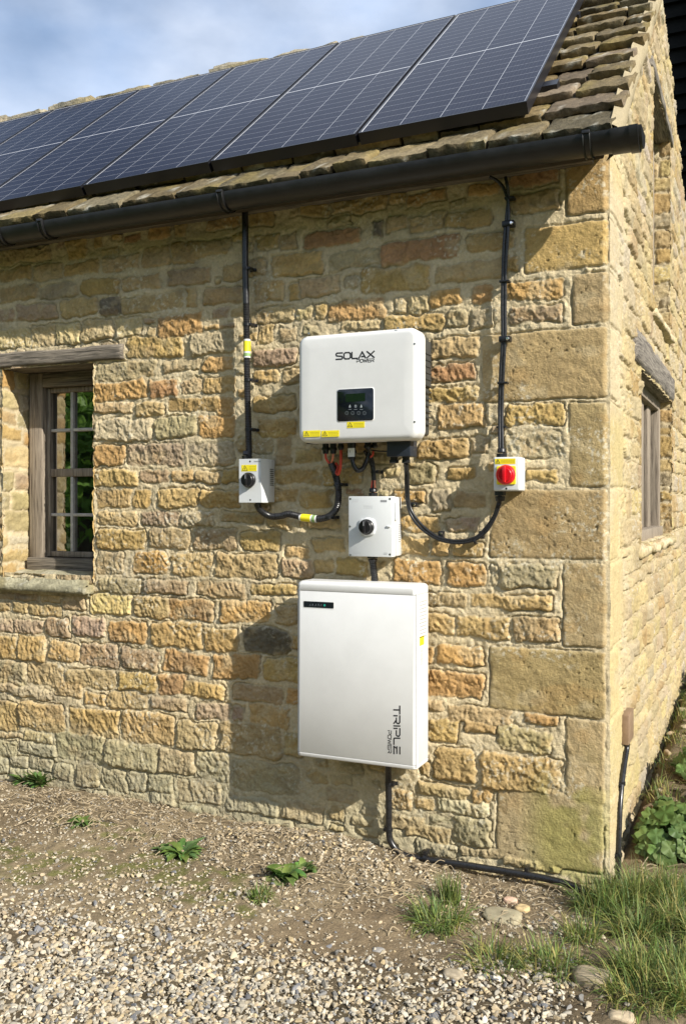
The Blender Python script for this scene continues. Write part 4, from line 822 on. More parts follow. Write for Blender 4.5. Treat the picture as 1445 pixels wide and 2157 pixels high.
for px, py in ((693, 1090), (711, 1021)): clip(o, px, py, yc, .0145, 1)
def cable(name, label, pts, r, m, cat='cable', par=None, group=None):
    P = path(pts); g = G().add(*tube(P, r, 8, 7))
    if par is not None: return g.out(name, m, par, 60)
    o = g.out(name, m, None, 60, loc=P[0]); tag(o, label, cat, group); return o
cable('cable', 'short red cable looping from a connector back under the inverter, its U bend hanging lowest', [(718, 946, -.10), (718, 965, -.10), (717, 985, -.10), (713, 998, -.095), (709, 996, -.085), (711, 982, -.075), (706, 975, -.08)], .0055, M['redcab'])
cable('cable', 'red cable end under the leftmost connector of the inverter', [(686, 955, -.10), (687, 966, -.1), (694, 976, -.095)], .0045, M['redcab'])
cable('cable', 'pale copper coloured cable end between the two red ones under the inverter', [(702, 955, -.10), (701, 965, -.1), (698, 976, -.095)], .004, M['copper'])
o = thing('cable_pair', 'pair of black and salmon red cables rising from the largest isolator to the inverter', 'cables', tuple(W(786, 1038, -.05)))
cable('black_cable', 0, [(784, 1040, -.05), (786, 1015, -.048), (784, 985, -.05), (776, 965, -.06), (768, 950, -.08)], .0065, M['rubber'], par=o)
cable('black_cable', 0, [(789, 1020, -.046), (788, 995, -.046), (785, 970, -.05), (777, 955, -.07), (776, 944, -.08)], .006, M['rubber'], par=o)
cable('red_cable', 0, [(783, 1041, -.052), (783, 1026, -.052), (785, 1012, -.05)], .0042, M['redcab'], par=o); cable('red_cable', 0, [(788.5, 1041, -.052), (789.5, 1026, -.052), (789, 1012, -.05)], .0042, M['copper'], par=o)
cable('red_cable', 0, [(786, 950, -.07), (785, 958, -.07), (780, 963, -.07)], .004, M['redcab'], par=o); clip(o, 788, 994, -.046, .012, 1)
cable('cable', 'thick black cable curling from the silver labelled gland back behind the cable pair', [(742, 966, -.11), (745, 980, -.11), (753, 991, -.105), (764, 987, -.09), (772, 972, -.075), (777, 955, -.07)], .0085, M['rubber'])
cable('cable', 'thin black wire running level from the cable pair to the terminal box under the inverter', [(781, 948, -.08), (795, 950, -.085), (815, 951, -.09)], .0025, M['rubber'])
# right-hand cable loop
c5 = [(853, 976, -.095), (854.5, 1000, -.06), (855, 1030, -.04), (858, 1062, -.036), (868, 1090, -.036), (890, 1116, -.036), (925, 1137, -.036), (965, 1144, -.036), (1000, 1137, -.036), (1025, 1118, -.036), (1043, 1088, -.036), (1052, 1062, -.04), (1054, 1045, -.05)]
o = thing('cable_pair', 'thin black cable pair hanging in a wide curve from the inverter to the red switch', 'cables', tuple(W(965, 1144, -.036)))
cable('black_cable', 0, c5, .0052, M['rubber'], par=o)
c5b = [(p[0]+(4.5 if i < 6 else 0)*(1 if i < 3 else .9), p[1]-(4.6 if 3 < i < 10 else 0), p[2]) for i, p in enumerate(c5)]; c5b = [(x-(4 if i >= 9 else 0), y, z) for i, (x, y, z) in enumerate(c5b)]; c5b[0] = (857, 977, -.09); c5b[-1] = (1051, 1045, -.05)
cable('black_cable', 0, c5b, .0052, M['rubber'], par=o)
for px, py, sx, sy in ((861, 1064, 873, 1063), (926, 1134, 929, 1124), (1013, 1131, 1013, 1124)):
    q = W(px, py, -.036); s = W(sx, sy, -.03); g = G().add(*rbox(min(q[0], s[0])-.008, max(q[0], s[0])+.008, -.034, -.010, min(q[2], s[2])-.007, max(q[2], s[2])+.009, .003)); c = g.out('clip', M['black'], o, 40)
    g = G().add(*cyl((s[0], -.033, s[2]), (0, -1, 0), .0055, .004, 12, .003)); g.out('screw_head', M['chrome'], c, 30)
for px, py in ((1001, 1139), (1052, 1062)): q = W(px, py, -.037); g = G().add(*cyl((q[0]-.004, -.037, q[2]-.003), (1, 0, .2), .011, .007, 10)); g.out('cable_tie', M['black'], o, 30)
# vertical cable pair on the right
o = thing('cable_pair', 'pair of thin black cables clipped down the wall from the eaves to the red switch', 'cables', tuple(W(1056, 950, -.04)))
v1 = [(1064, 372, -.055), (1068, 392, -.05), (1070, 415, -.036), (1067, 450, -.032), (1062, 500, -.032), (1059, 560, -.032), (1057.5, 640, -.03), (1058, 710, -.03), (1054, 780, -.03), (1051.5, 860, -.032), (1052, 950, -.05)]
v2 = [(1030, 372, -.07), (1048, 382, -.055), (1063, 402, -.042), (1071, 440, -.034), (1069, 500, -.034), (1065, 560, -.032), (1063.5, 640, -.03), (1063.5, 710, -.03), (1060, 780, -.03), (1057, 860, -.032), (1058, 950, -.05)]
cable('black_cable', 0, v1, .0058, M['rubber'], par=o); cable('black_cable', 0, v2, .0058, M['rubber'], par=o)
for px, py, sx, sy in ((1067, 472, 1078, 471), (1060.5, 714, 1070, 714)):
    q = W(px, py, -.034); s = W(sx, sy, -.03); g = G().add(*rbox(q[0]-.016, s[0]+.009, -.043, -.010, s[2]-.010, s[2]+.010, .003)); c = g.out('clip', M['black'], o, 40); g = G().add(*cyl((s[0], -.042, s[2]), (0, -1, 0), .007, .004, 14, .004)); g.out('screw_head', M['chrome'], c, 30)
for px, py in ((1072, 418), (1061, 593), (1057, 807), (1055, 900)): q = W(px, py, -.034); g = G().add(*rbox(q[0]-.015, q[0]+.019, -.043, -.012, q[2]-.003, q[2]+.004, .001)); g.out('cable_tie', M['black'], o, 30)
# short stub between mid isolator and battery
P = path([(785, 1182, -.05), (787, 1200, -.052), (790, 1226, -.06)]); g = G().add(*tube(P, .0125, 14, 7, rings=.07, step=.0032)); o = g.out('conduit', M['rubber'], None, 40, loc=P[0]); tag(o, 'short black corrugated conduit between the largest isolator and the top of the battery', 'conduit')
# ground conduit
P = path([(818, 1612, -.06), (818, 1640, -.04), (819, 1700, -.036), (819, 1750, -.036), (824, 1775, -.036), (843, 1797, -.036), (875, 1807, -.038), (930, 1815, -.04), (1010, 1827, -.042), (1090, 1840, -.045), (1150, 1851, -.05), (1200, 1864, -.075), (1235, 1878, -.11)])
o = thing('conduit', 'smooth black conduit from under the battery, bending along the wall foot into grass', 'conduit', tuple(P[4]))
g = G().add(*tube(P, .0118, 14, 7)); g.out('smooth_tube', M['rubber'], o, 60)
for px, py, sd2 in ((819, 1652, 1), (819.5, 1748, -1)): clip(o, px, py, -.038, .0138, sd2)
for px, py in ((895, 1808), (1108, 1843)):
    q = W(px, py, -.043); g = G().add(*cyl((q[0]-.006, -.043, q[2]+.001), (1, 0, -.15), .0142, .013, 16)); g.add(*rbox(q[0]-.006, q[0]+.007, -.05, -.012, q[2]+.008, q[2]+.026, .002)); g.out('clip', M['black'], o, 40)
# gable junction box and its cable
y0, y1 = .29, .60; y0 = Xp(1309, 1500, .006)[1]; y1 = Xp(1334, 1500, .030)[1]; zt_ = Xp(1334, 1491, .03)[2]; zb_ = Xp(1334, 1552, .03)[2]
g = G().add(*rbox(.0, .030, y0, y1, zb_, zt_, .003)); o = g.out('junction_box', M['brown'], None, 30, loc=(.02, (y0+y1)/2, zb_)); tag(o, 'small brown rectangular junction box low on the gable wall', 'junction box')
ym = (y0+y1)/2; Q = [(.03, ym+.01, zb_), (.03, ym+.01, zb_-.06), (.03, ym-.05, zb_-.14), (.035, ym-.14, zb_-.26), (.04, ym-.19, zb_-.36), (.045, ym-.20, zb_-.50)]
Q = [Xp(1319, 1549, .018), Xp(1320, 1572, .016), Xp(1315, 1605, .014), Xp(1309, 1650, .014), Xp(1305, 1700, .014), Xp(1303, 1750, .014), Xp(1302, 1800, .014), Xp(1302, 1850, .014)]
g = G().add(*tube(Q, .0095, 12, 7)); cb = thing('conduit', 'thin black conduit running down the gable from the brown box into the leaves', 'conduit', tuple(Q[-1])); g.out('smooth_tube', M['rubber'], cb, 60)
for i in (3, 6): q = Q[i]; g = G().add(*cyl((q[0], q[1], q[2]-.006), (0, 0, 1), .0125, .012, 14)); g.add(*rbox(.0, q[0], q[1]-.022, q[1]+.02, q[2]-.006, q[2]+.006, .002)); g.out('clip', M['black'], cb, 30)
# ================================================================ GROUND
def bank(x, y): return ss(-.06, .10, x)*ss(-.02, .75, y)*(.145+.035*np.clip(y-1, 0, 8))
GXS, GZS = [-60, -4, -2.646, -2.218, -1.848, -1.46, -1.007, -0.778, -0.457, -0.289, 0, 1, 60], [-0.03, -0.03, -0.0255, -0.024, -0.018, -0.042, -0.04, -0.058, -0.08, -0.082, -0.072, -0.06, -0.06]
def gz_(x, y):
    x = np.asarray(x, float); y = np.asarray(y, float)
    z = np.interp(x, GXS, GZS)*(1-.5*ss(-.1, -.8, y))-.02*ss(-.1, -.8, y)+bank(x, y)+(fbm(x*1.3+5, y*1.3, 3, 501)-.5)*.03*ss(0, -.5, y)
    pile = np.exp(-(((x+.95)/.38)**2+((y+.10)/.14)**2))*.022
    return z+pile-.006*ss(-.3, -1.5, y)
ax = np.r_[-60, -40, -25, -15, -9, -6, -5, np.arange(-4.2, -3.0, .06), np.arange(-3.0, 1.1, .012), np.arange(1.1, 2.4, .06), 3, 4, 6, 9, 15, 25, 40, 60]
ay = np.r_[-60, -40, -25, -15, -9, -6, -4.5, -3.6, np.arange(-2.8, -1.75, .06), np.arange(-1.75, .06, .011), np.arange(.06, 1.6, .025), np.arange(1.6, 6, .1), 7, 9, 12, 18, 30, 60]
X_, Y_ = np.meshgrid(ax, ay); Zg = gz_(X_, Y_)+(fbm(X_*28, Y_*28, 4, 511)-.5)*.016+(fbm(X_*90, Y_*90, 2, 515)-.5)*.005
inn = (X_ < -.03) & (Y_ > .05); Zg = np.where(inn, -.05, Zg)
soil = np.array([.175, .138, .085]); soil2 = np.array([.12, .09, .055]); k = fbm(X_*5, Y_*5, 4, 521)[..., None]; CG = soil*k*1.6+soil2*(1-k)*1.2
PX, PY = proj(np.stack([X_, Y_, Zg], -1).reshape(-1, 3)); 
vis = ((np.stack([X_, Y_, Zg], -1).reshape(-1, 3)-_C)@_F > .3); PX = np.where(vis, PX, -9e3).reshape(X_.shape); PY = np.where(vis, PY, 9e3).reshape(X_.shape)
wx, wy = X_, Y_
def spot(cx, cy, rx, ry, seed, X=None, Yy=None):   # world-space patch with a ragged edge, centre given by photo point
    X = X_ if X is None else X; Yy = Y_ if Yy is None else Yy
    q = Zp(cx, cy, 0.); d = np.hypot((X-q[0])/rx, (Yy-q[1])/ry)+(fbm(X*9, Yy*9, 3, seed)-.5)*1.2; return ss(1.15, .75, d)
brown = np.clip(spot(720, 1935, .30, .10, 1)+spot(880, 1900, .25, .09, 2)+spot(600, 1960, .2, .08, 3), 0, 1)
CG = CG*(1-brown[..., None]*.8)+np.array([.20, .15, .092])*brown[..., None]*.8
mossm = np.clip(spot(350, 1800, .32, .12, 4)+spot(60, 1790, .35, .16, 5)+spot(430, 1850, .25, .09, 6)+spot(210, 1730, .25, .07, 7), 0, 1)*ss(.42, .58, fbm(X_*24, Y_*24, 3, 531))
mossm = mossm*.8; CG = CG*(1-mossm[..., None])+np.array([.13, .135, .04])*mossm[..., None]
wet = spot(450, 2080, .3, .06, 8)+spot(900, 2120, .5, .05, 9); wet = np.clip(wet, 0, 1)*.6; CG = CG*(1-wet[..., None])+np.array([.10, .08, .045])*wet[..., None]
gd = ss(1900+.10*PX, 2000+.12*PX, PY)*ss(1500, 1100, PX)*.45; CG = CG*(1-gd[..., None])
right = ss(.02, .1, X_)*ss(-.3, 0, Y_); CG = CG*(1-right[..., None]*.6)+np.array([.13, .10, .06])*right[..., None]*.6
far = ss(2.5, 5, np.hypot(X_+1, Y_+1)); CG = CG*(1-far[..., None])+np.array([.10, .13, .05])*far[..., None]
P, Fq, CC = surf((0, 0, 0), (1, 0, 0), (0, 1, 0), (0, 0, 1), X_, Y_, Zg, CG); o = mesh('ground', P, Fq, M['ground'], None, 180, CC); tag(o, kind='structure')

# ---------------------------------------------------------------- gravel: thousands of separate angular chips in one sheet
rg = np.random.default_rng(77); VAR = []
for i in range(26):
    bm = bmesh.new(); sx = rg.uniform(.55, 1, 3)*np.array([1, .8, .55])
    for k in range(13):
        d = rg.normal(size=3); d /= np.linalg.norm(d); bm.verts.new(d*sx*rg.uniform(.82, 1.05))
    r_ = bmesh.ops.convex_hull(bm, input=bm.verts[:]); bmesh.ops.delete(bm, geom=[v for v in bm.verts if not v.link_faces], context='VERTS')
    bmesh.ops.bevel(bm, geom=[e for e in bm.edges if e.calc_face_angle(0) > R(28)], offset=.09, segments=1, affect='EDGES'); bmesh.ops.triangulate(bm, faces=bm.faces[:]); bm.verts.index_update()
    VAR.append((np.array([v.co[:] for v in bm.verts]), np.array([[v.index for v in f.verts] for f in bm.faces]))); bm.free()
PC = np.array([(.62, .55, .42), (.58, .49, .34), (.50, .42, .30), (.66, .60, .48), (.55, .44, .28), (.40, .36, .29), (.28, .27, .25), (.21, .21, .215), (.48, .38, .25), (.60, .47, .27)])
gm = spot
def scatter(n, fn, smin, smax, seed, wts, sink=.25, flat=1.):
    r = np.random.default_rng(seed); n = int(n*1.2); x = r.uniform(-3.9, 1.0, n); y = r.uniform(-1.75, -.012, n); z = gz_(x, y); px, py = proj(np.stack([x, y, z], 1))
    d = fn(x, y, px, py); keep = (r.random(n) < d) & (px > -800) & (px < 1640) & (py < 2330); x, y, z = x[keep], y[keep], z[keep]; m = len(x)
    s = smin+(smax-smin)*r.random(m)**1.6; c = PC[r.choice(10, m, p=np.array(wts)/sum(wts))]*r.uniform(.50, .98, (m, 1)); return x, y, z, s, c, r
OV, OF, OC = [], [], []; nv_ = [0]
def emit(x, y, z, s, c, r, sink=.25, flat=1.):
    for i in range(len(x)):
        V, F = VAR[r.integers(26)]; a = r.uniform(0, 6.28); t = r.uniform(-.5, .5); b = r.uniform(-.5, .5)
        Rz = np.array([[math.cos(a), -math.sin(a), 0], [math.sin(a), math.cos(a), 0], [0, 0, 1]]); Rx = np.array([[1, 0, 0], [0, math.cos(t), -math.sin(t)], [0, math.sin(t), math.cos(t)]]); Ry = np.array([[math.cos(b), 0, math.sin(b)], [0, 1, 0], [-math.sin(b), 0, math.cos(b)]])
        Pv = (V*s[i]*np.array([1, 1, flat]))@(Ry@Rx@Rz).T+np.array([x[i], y[i], z[i]+s[i]*(.5-sink)*flat]); OV.append(Pv); OF.append(F+nv_[0]); nv_[0] += len(Pv); OC.append(np.tile(c[i], (len(Pv), 1)))
SOFT = lambda x, y: fbm(x*6, y*6, 3, 611)
def dens_big(x, y, px, py):
    d = (.30*ss(1800, 1950, py)*ss(800, 300, px)+.70*ss(1900+.12*px, 2050+.10*px, py))*.95*ss(1500, 900, px); d = np.maximum(d, .55*ss(1990, 2080, py)*ss(1350, 1100, px)); d = d*(.75+.5*SOFT(x, y)); return np.where(px > 1250, d*.25, d)
def dens_pile(x, y, px, py): return np.clip(1.25*np.exp(-(((x+.98)/.42)**4+((y+.15)/.16)**2)), 0, 1)+.35*np.exp(-(((x+.35)/.3)**2+((y+.3)/.12)**2))
gv = lambda x, y: spot(720, 1935, .30, .10, 1, x, y)+spot(880, 1900, .25, .09, 2, x, y)
def dens_mid(x, y, px, py):
    band = .62+.38*ss(1780, 1960, py)*ss(.40, .55, SOFT(x+3, y)); b = np.clip(gv(x, y), 0, 1); g_ = ss(.06, -.02, x)*1.; return band*(1-.7*b)*g_
W_pale = [6, 5, 3.5, 5, 3, 3, 1.8, 1.1, 2, 1.5]; W_mix = [3, 3, 3, 2, 2, 2, 2, 1.8, 2, 1]; W_pile = [4, 5, 3, 3, 5, 1, .4, .2, 4, 6]
emit(*scatter(56000, dens_big, .0075, .0170, 1, W_pale)); emit(*scatter(9000, dens_big, .012, .022, 2, W_mix, .2))
emit(*scatter(19000, dens_pile, .008, .017, 3, W_pile)); emit(*scatter(46000, dens_mid, .0045, .0115, 4, [4, 5, 5, 2, 4, 3, 1, .5, 3, 1.5]), sink=.36, flat=.75)
emit(*scatter(1500, lambda x, y, px, py: .5*ss(.1, 0, x), .011, .019, 5, [4, 4, 3, 3, 3, 2, 2, 1, 2, 1]), sink=.35)
emit(*scatter(34000, lambda x, y, px, py: .45+.4*ss(.45, .6, SOFT(x, y)), .0018, .004, 6, [4, 5, 5, 2, 4, 3, 1, .5, 3, 1.5]), sink=.3)
o = mesh('gravel', np.concatenate(OV), np.concatenate(OF), M['pebble'], None, None, np.concatenate(OC)); tag(o, 'loose cream and grey angular gravel spread over the ground before the wall', 'gravel', kind='stuff')
for px, py, s, c, lb in ((1075, 1897, .022, (.62, .42, .30), 'rounded pinkish stone near the foot of the wall beside the black conduit'), (1245, 2062, .055, (.33, .27, .18), 'large brown half buried stone between two grass tufts at the lower right'), (955, 2055, .03, (.36, .30, .21), 'flat brown stone at the edge of the small grass tuft'),
   (1058, 1930, .065, (.33, .29, .19), 'broad pale flat stone lying behind the two middle grass tufts'), (1100, 1915, .024, (.56, .42, .22), 'ochre pebble right of the pinkish stone'), (1310, 2145, .032, (.52, .42, .28), 'tan angular stone at the bottom edge near the right grass'), (798, 2005, .022, (.35, .33, .30), 'grey stone on the brown soil patch')):
    q = Zp(px, py, 0); z = float(gz_(q[0], q[1])); q = Zp(px, py, z); bm = bmesh.new(); bmesh.ops.create_icosphere(bm, subdivisions=4, radius=1); P = np.array([v.co[:] for v in bm.verts]); bm.verts.index_update(); F = [tuple(v.index for v in f.verts) for f in bm.faces]; bm.free()
    P = np.sign(P)*np.abs(P)**.72; P = P*(1+.30*(n3(P+px, 1.3, 1)-.5)[:, None]+.12*(n3(P+px, 4., 2)-.5)[:, None]); C = np.array(c)*(.7+.6*n3(P+px, 3, 4))[:, None]; P = P*np.array([s, s*.75, s*(.45 if s < .06 else .22)]); P = P*1.; P[:, 2] += z; P[:, 0] += q[0]; P[:, 1] += q[1]
    g = G().add(P, F, C); o = g.out('stone', M['pebble'], None, 180, loc=(q[0], q[1], z)); tag(o, lb, 'stone')
# ---------------------------------------------------------------- grass
def blades(n, cx, cy, rad, h, seed, dry=.12, lean=.55, wid=.0022, ry=None, fan=1.):
    r = np.random.default_rng(seed); V = []; F = []; C = []; nn = 0; ry = ry or rad
    for i in range(n):
        rr = math.sqrt(r.random()); a = r.uniform(0, 2*PI); x = cx+rad*rr*math.cos(a)*.8; y = cy+ry*rr*math.sin(a)*.8
        if y > -.01 and x < .03: y = -.012
        z = float(gz_(x, y))-.004; ln = h*r.uniform(.35, 1.15); a2 = math.atan2((y-cy)/ry, (x-cx)/rad)+r.normal()*1.1; ln2 = lean*r.uniform(.2, 1.9)*(.5+.6*rr*fan); w_ = wid*r.uniform(.6, 1.3)
        side_ = np.array([-math.sin(a2), math.cos(a2), 0])*w_; dirv = np.array([math.cos(a2), math.sin(a2), 0]); p = np.array([x, y, z]); dr = r.random() < dry
        col = np.array([1.9, 1.25, 1.6]) if dr else np.array([1, 1, 1])*r.uniform(.45, 1.35)*np.array([r.uniform(.85, 1.25), 1, r.uniform(.8, 1.5)])
        S = 5; th = ln2*.4; q = p.copy(); tw = r.normal()*.5
        for k in range(S+1):
            t = k/S; ww = (1-t)**.8 if k < S else 0; sv = side_*math.cos(tw*t)+np.array([0, 0, w_])*math.sin(tw*t)
            V.append(q-sv*max(ww, .08)); V.append(q+sv*max(ww, .08)); C.append(col); C.append(col); th += ln2*(.45+t*.9)/S*1.6; q = q+(dirv*math.sin(th)+np.array([0, 0, math.cos(th)]))*ln/S
        for k in range(S): b = nn+2*k; F.append((b, b+1, b+3, b+2))
        nn += 2*(S+1)
    return np.array(V), np.array(F), np.array(C)
def tuft(px, py, rad, h, n, seed, label, **k):
    q = Zp(px, py, 0.); z = float(gz_(q[0], q[1])); q = Zp(px, py, z); V, F, C = blades(n, q[0], q[1], rad, h, seed, **k)
    o = mesh('grass_tuft', V, F, M['grass'], None, 180, C, loc=(q[0], q[1], z)); tag(o, label, 'grass tuft', 'grass tufts at the lower right'); return o
tuft(925, 1945, .095, .115, 480, 1, 'leftmost grass tuft, small and spiky, below the ground conduit', lean=1.5)
tuft(948, 1900, .040, .095, 200, 2, 'small bright upright grass tuft right against the ground conduit', lean=.3, dry=.02)
tuft(1040, 2025, .10, .09, 380, 3, 'low spreading pale grass tuft, second from the left in the foreground', lean=1.8, dry=.3)
tuft(1165, 2035, .115, .10, 480, 4, 'wide spreading grass tuft left of the half buried brown stone', lean=1.7, dry=.3)
tuft(1355, 2100, .13, .115, 700, 5, 'drooping silvery green grass tuft at the lower right corner', lean=1.8, dry=.35)
tuft(1270, 1915, .11, .12, 480, 6, 'tall dense green grass tuft below the corner of the house', lean=1.0, dry=.06)
tuft(1225, 1975, .06, .09, 180, 16, 'straggly grass tuft between the corner clump and the spreading tufts', lean=.9, dry=.2)
tuft(550, 1895, .045, .05, 200, 7, 'short grass tuft beside the broad leaved weed, left of the brown soil', lean=1.1)
V_, F_, C_ = [], [], []; n0 = 0
for (px, py, rad, h, n, sd2, ln_) in ((1345, 1915, .10, .12, 460, 31, 1.2), (1430, 1900, .09, .135, 420, 32, 1.2), (1420, 1990, .10, .10, 420, 33, 1.1), (1340, 2000, .07, .12, 380, 34, 1.2), (1470, 2060, .09, .12, 350, 35, 1.2), (1340, 1850, .07, .13, 350, 36, .6), (1410, 1850, .08, .12, 400, 37, .6), (1290, 1860, .05, .10, 220, 39, .6), (1540, 1960, .14, .15, 600, 38, .8)):
    q = Zp(px, py, 0.); V, F, C = blades(n, q[0], q[1], rad, h, sd2, lean=ln_, dry=.22); V_.append(V); F_.append(F+n0); C_.append(C); n0 += len(V)
for k in range(26):   # thin grass along the gable bank
    yy = .45+k*.14; V, F, C = blades(60, .10+.05*math.sin(k*2.1)+.2*(k % 3 == 0), yy, .10, .10, 60+k, lean=.9, dry=.35); V_.append(V); F_.append(F+n0); C_.append(C); n0 += len(V)
o = mesh('grass', np.concatenate(V_), np.concatenate(F_), M['grass'], None, 180, np.concatenate(C_)); tag(o, 'dense green and straw coloured grass at the right edge and along the gable', 'grass', kind='stuff')
# ---------------------------------------------------------------- leafy plants
def leaf(g, p, a, L_, w_, up=.3, curl=.8, lobes=0, col=(1, 1, 1), nx=7, fold=.25):
    d = np.array([math.cos(a), math.sin(a), 0]); s = np.array([-math.sin(a), math.cos(a), 0]); V = []; F = []; q = np.array(p, float); th = up
    for i in range(nx+1):
        t = i/nx; ww = w_*(math.sin(PI*min(1, t**.75*.96+.04))**.8)*(1+(.28*math.sin(t*PI*lobes*2) if lobes else 0)); f_ = d*math.cos(th)+np.array([0, 0, math.sin(th)]); nrm_ = np.array([0, 0, math.cos(th)])-d*math.sin(th)
        for j in (-1, -.5, 0, .5, 1): V.append(q+s*ww*j+nrm_*abs(j)*ww*fold*(1+.5*math.sin(9*t+j*4)))
        q = q+f_*L_/nx; th -= curl/nx
    for i in range(nx):
        for j in range(4): b = i*5+j; F.append((b, b+1, b+6, b+5))
    g.add(V, F, np.array(col))
def round_leaf(g, c, nrm, r, col, rnd):
    nrm = nrm/np.linalg.norm(nrm); a = np.cross(nrm, [0.3, .9, .1]); a /= np.linalg.norm(a); b = np.cross(nrm, a); V = [np.array(c)]; F = []; n = 20; ph = rnd.uniform(0, 6.28)
    for ring, rr in ((0, .45), (1, .8), (2, 1.)):
        for j in range(n):
            t = 2*PI*j/n; notch = .55 if j == 0 else 1; lob = 1+.13*math.sin(5*t+1.2)+(.05*math.sin(15*t) if ring == 2 else 0); q = r*rr*lob*(notch if ring else .8)
            V.append(np.array(c)+a*q*math.cos(t+ph)+b*q*math.sin(t+ph)+nrm*(r*(-.10*rr+.14*rr*rr*math.sin(5*t+1.2)*1.0+.06*rr*math.sin(2*t+ph))))
    for j in range(n): F.append((0, 1+j, 1+(j+1) % n))
    for q in range(2):
        for j in range(n): b0 = 1+q*n; F.append((b0+j, b0+n+j, b0+n+(j+1) % n, b0+(j+1) % n))
    g.add(V, F, np.array(col))
def weed(px, py, n, L_, w_, seed, label, lobes=0, up=.5, col=1., z0=None, curl=.9):
    r = random.Random(seed); q = Zp(px, py, 0.); z = float(gz_(q[0], q[1])); q = Zp(px, py, z); t = thing('weed', label, 'weed', (q[0], q[1], z), 'low weeds in the gravel before the wall'); g = G()
    for i in range(n):
        c = np.array([r.uniform(.75, 1.2), r.uniform(.9, 1.15), r.uniform(.7, 1.2)])*col; a = r.uniform(0, 6.28); rr = r.uniform(0, .02)
        leaf(g, (q[0]+rr*math.cos(a), min(q[1]+rr*math.sin(a), -.02), z+.004), a, L_*r.uniform(.5, 1.1), w_*r.uniform(.7, 1.2), up*r.uniform(.3, 1.6), curl*r.uniform(.6, 1.4), lobes, c)
    g.out('leaf', M['leaf'], t, 180); g = G().add(*tube([(q[0], q[1], z-.01), (q[0], q[1], z+.015)], .005, 6, 1)); g.out('stem', M['fernw'], t, 60)
weed(90, 1655, 60, .085, .010, 1, 'feathery green weed against the foot of the wall at the far left', 4, .9, .8); weed(60, 1648, 30, .07, .009, 11, 'smaller feathery weed touching the wall at the left edge', 4, .8, .8)
weed(175, 1735, 26, .07, .007, 2, 'flat narrow leaved weed in mossy soil, second from the left', 0, .35, .9)
weed(385, 1800, 34, .085, .015, 3, 'flat rosette weed with toothed leaves below the shadow of the battery', 3, .5, 1.0); weed(345, 1792, 24, .05, .008, 13, 'small tangled weed touching the left of the toothed rosette', 3, .6, .9)
weed(600, 1852, 34, .085, .020, 4, 'broad leaved weed with upright leaves in the middle of the gravel', 0, .7, 1.0, curl=1.3); weed(640, 1838, 16, .055, .017, 5, 'small broad leaved weed just right of the larger one', 0, .9, 1.0)
def mallow(cx, cy, rad, h, n, seed, label):
    r = random.Random(seed); z0 = float(gz_(cx, cy)); t = thing('leafy_plant', label, 'plant', (cx, cy, z0), 'round leaved plants beside the gable'); g = G(); gs_ = G()
    for i in range(n):
        a = r.uniform(0, 6.28); e = r.uniform(0, 1); rr = rad*math.sqrt(r.random()); hz = h*(1-(rr/rad)**2*.7)*r.uniform(.35, 1.0); c = np.array([max(.06, cx+rr*math.cos(a)), cy+rr*math.sin(a), 0]); c[2] = float(gz_(c[0], c[1]))+hz
        nm = np.array([math.cos(a)*rr/rad*.9+r.uniform(-.5, .5)+.15, math.sin(a)*rr/rad*.9+r.uniform(-.5, .5)-.35, .9]); k = r.uniform(.7, 1.25)
        round_leaf(g, c, nm, r.uniform(.018, .036), np.array([k*r.uniform(.85, 1.1), k, k*r.uniform(.8, 1.1)]), r)
        if i % 3 == 0: gs_.add(*tube([(cx+(c[0]-cx)*.2, cy+(c[1]-cy)*.2, z0), (cx+(c[0]-cx)*.6, cy+(c[1]-cy)*.6, z0+hz*.6), c-np.array([0, 0, .003])], .0016, 5, 3))
    g.out('leaves', M['leaf'], t, 180); gs_.out('stems', M['grass'], t, 60) if False else gs_.out('stems', M['fernw'], t, 60)
mallow(.17, .34, .14, .15, 190, 1, 'round leaved green plant nearest the corner, pressed against the black conduit on the gable'); mallow(.44, .62, .20, .17, 220, 2, 'round leaved green plant at the right edge of the picture'); mallow(.30, .95, .18, .17, 170, 3, 'round leaved green plant farthest back on the bank beside the gable')
mallow(.28, 2.9, .25, .14, 80, 4, 'small leafy plant far back along the gable at the right edge')
# dry twigs, straw and fallen leaves
rd_ = random.Random(9); g = G()
def debris(n, xa, xb, ya, yb, lm):
    for i in range(n):
        x, y = rd_.uniform(xa, xb), rd_.uniform(ya, yb); a = rd_.uniform(0, 6.28); l = rd_.uniform(.3, 1)*lm; z = float(gz_(x, y))+.010; b = rd_.uniform(-.5, .5)
        pts = [(x, y, z), (x+l*.5*math.cos(a), y+l*.5*math.sin(a), z+.006+rd_.uniform(0, .008)), (x+l*math.cos(a+b), y+l*math.sin(a+b), z-.004)]; pts = [(p[0], min(p[1], -.015) if p[0] < .03 and y < 0 else p[1], p[2]) for p in pts]; g.add(*tube(pts, rd_.uniform(.0007, .0018), 5, 3))
debris(330, -2.6, -1.0, -.40, -.03, .09); debris(130, -.95, -.05, -.40, -.05, .10); debris(60, -1.2, -.3, -.6, -.3, .07); debris(120, .08, .6, -.25, .5, .12); debris(120, .06, .9, .9, 4, .16)
o = g.out('plant_debris', M['fernw'], None, 60); tag(o, 'dry stalks and twigs scattered along the foot of the wall', 'twigs', kind='stuff')
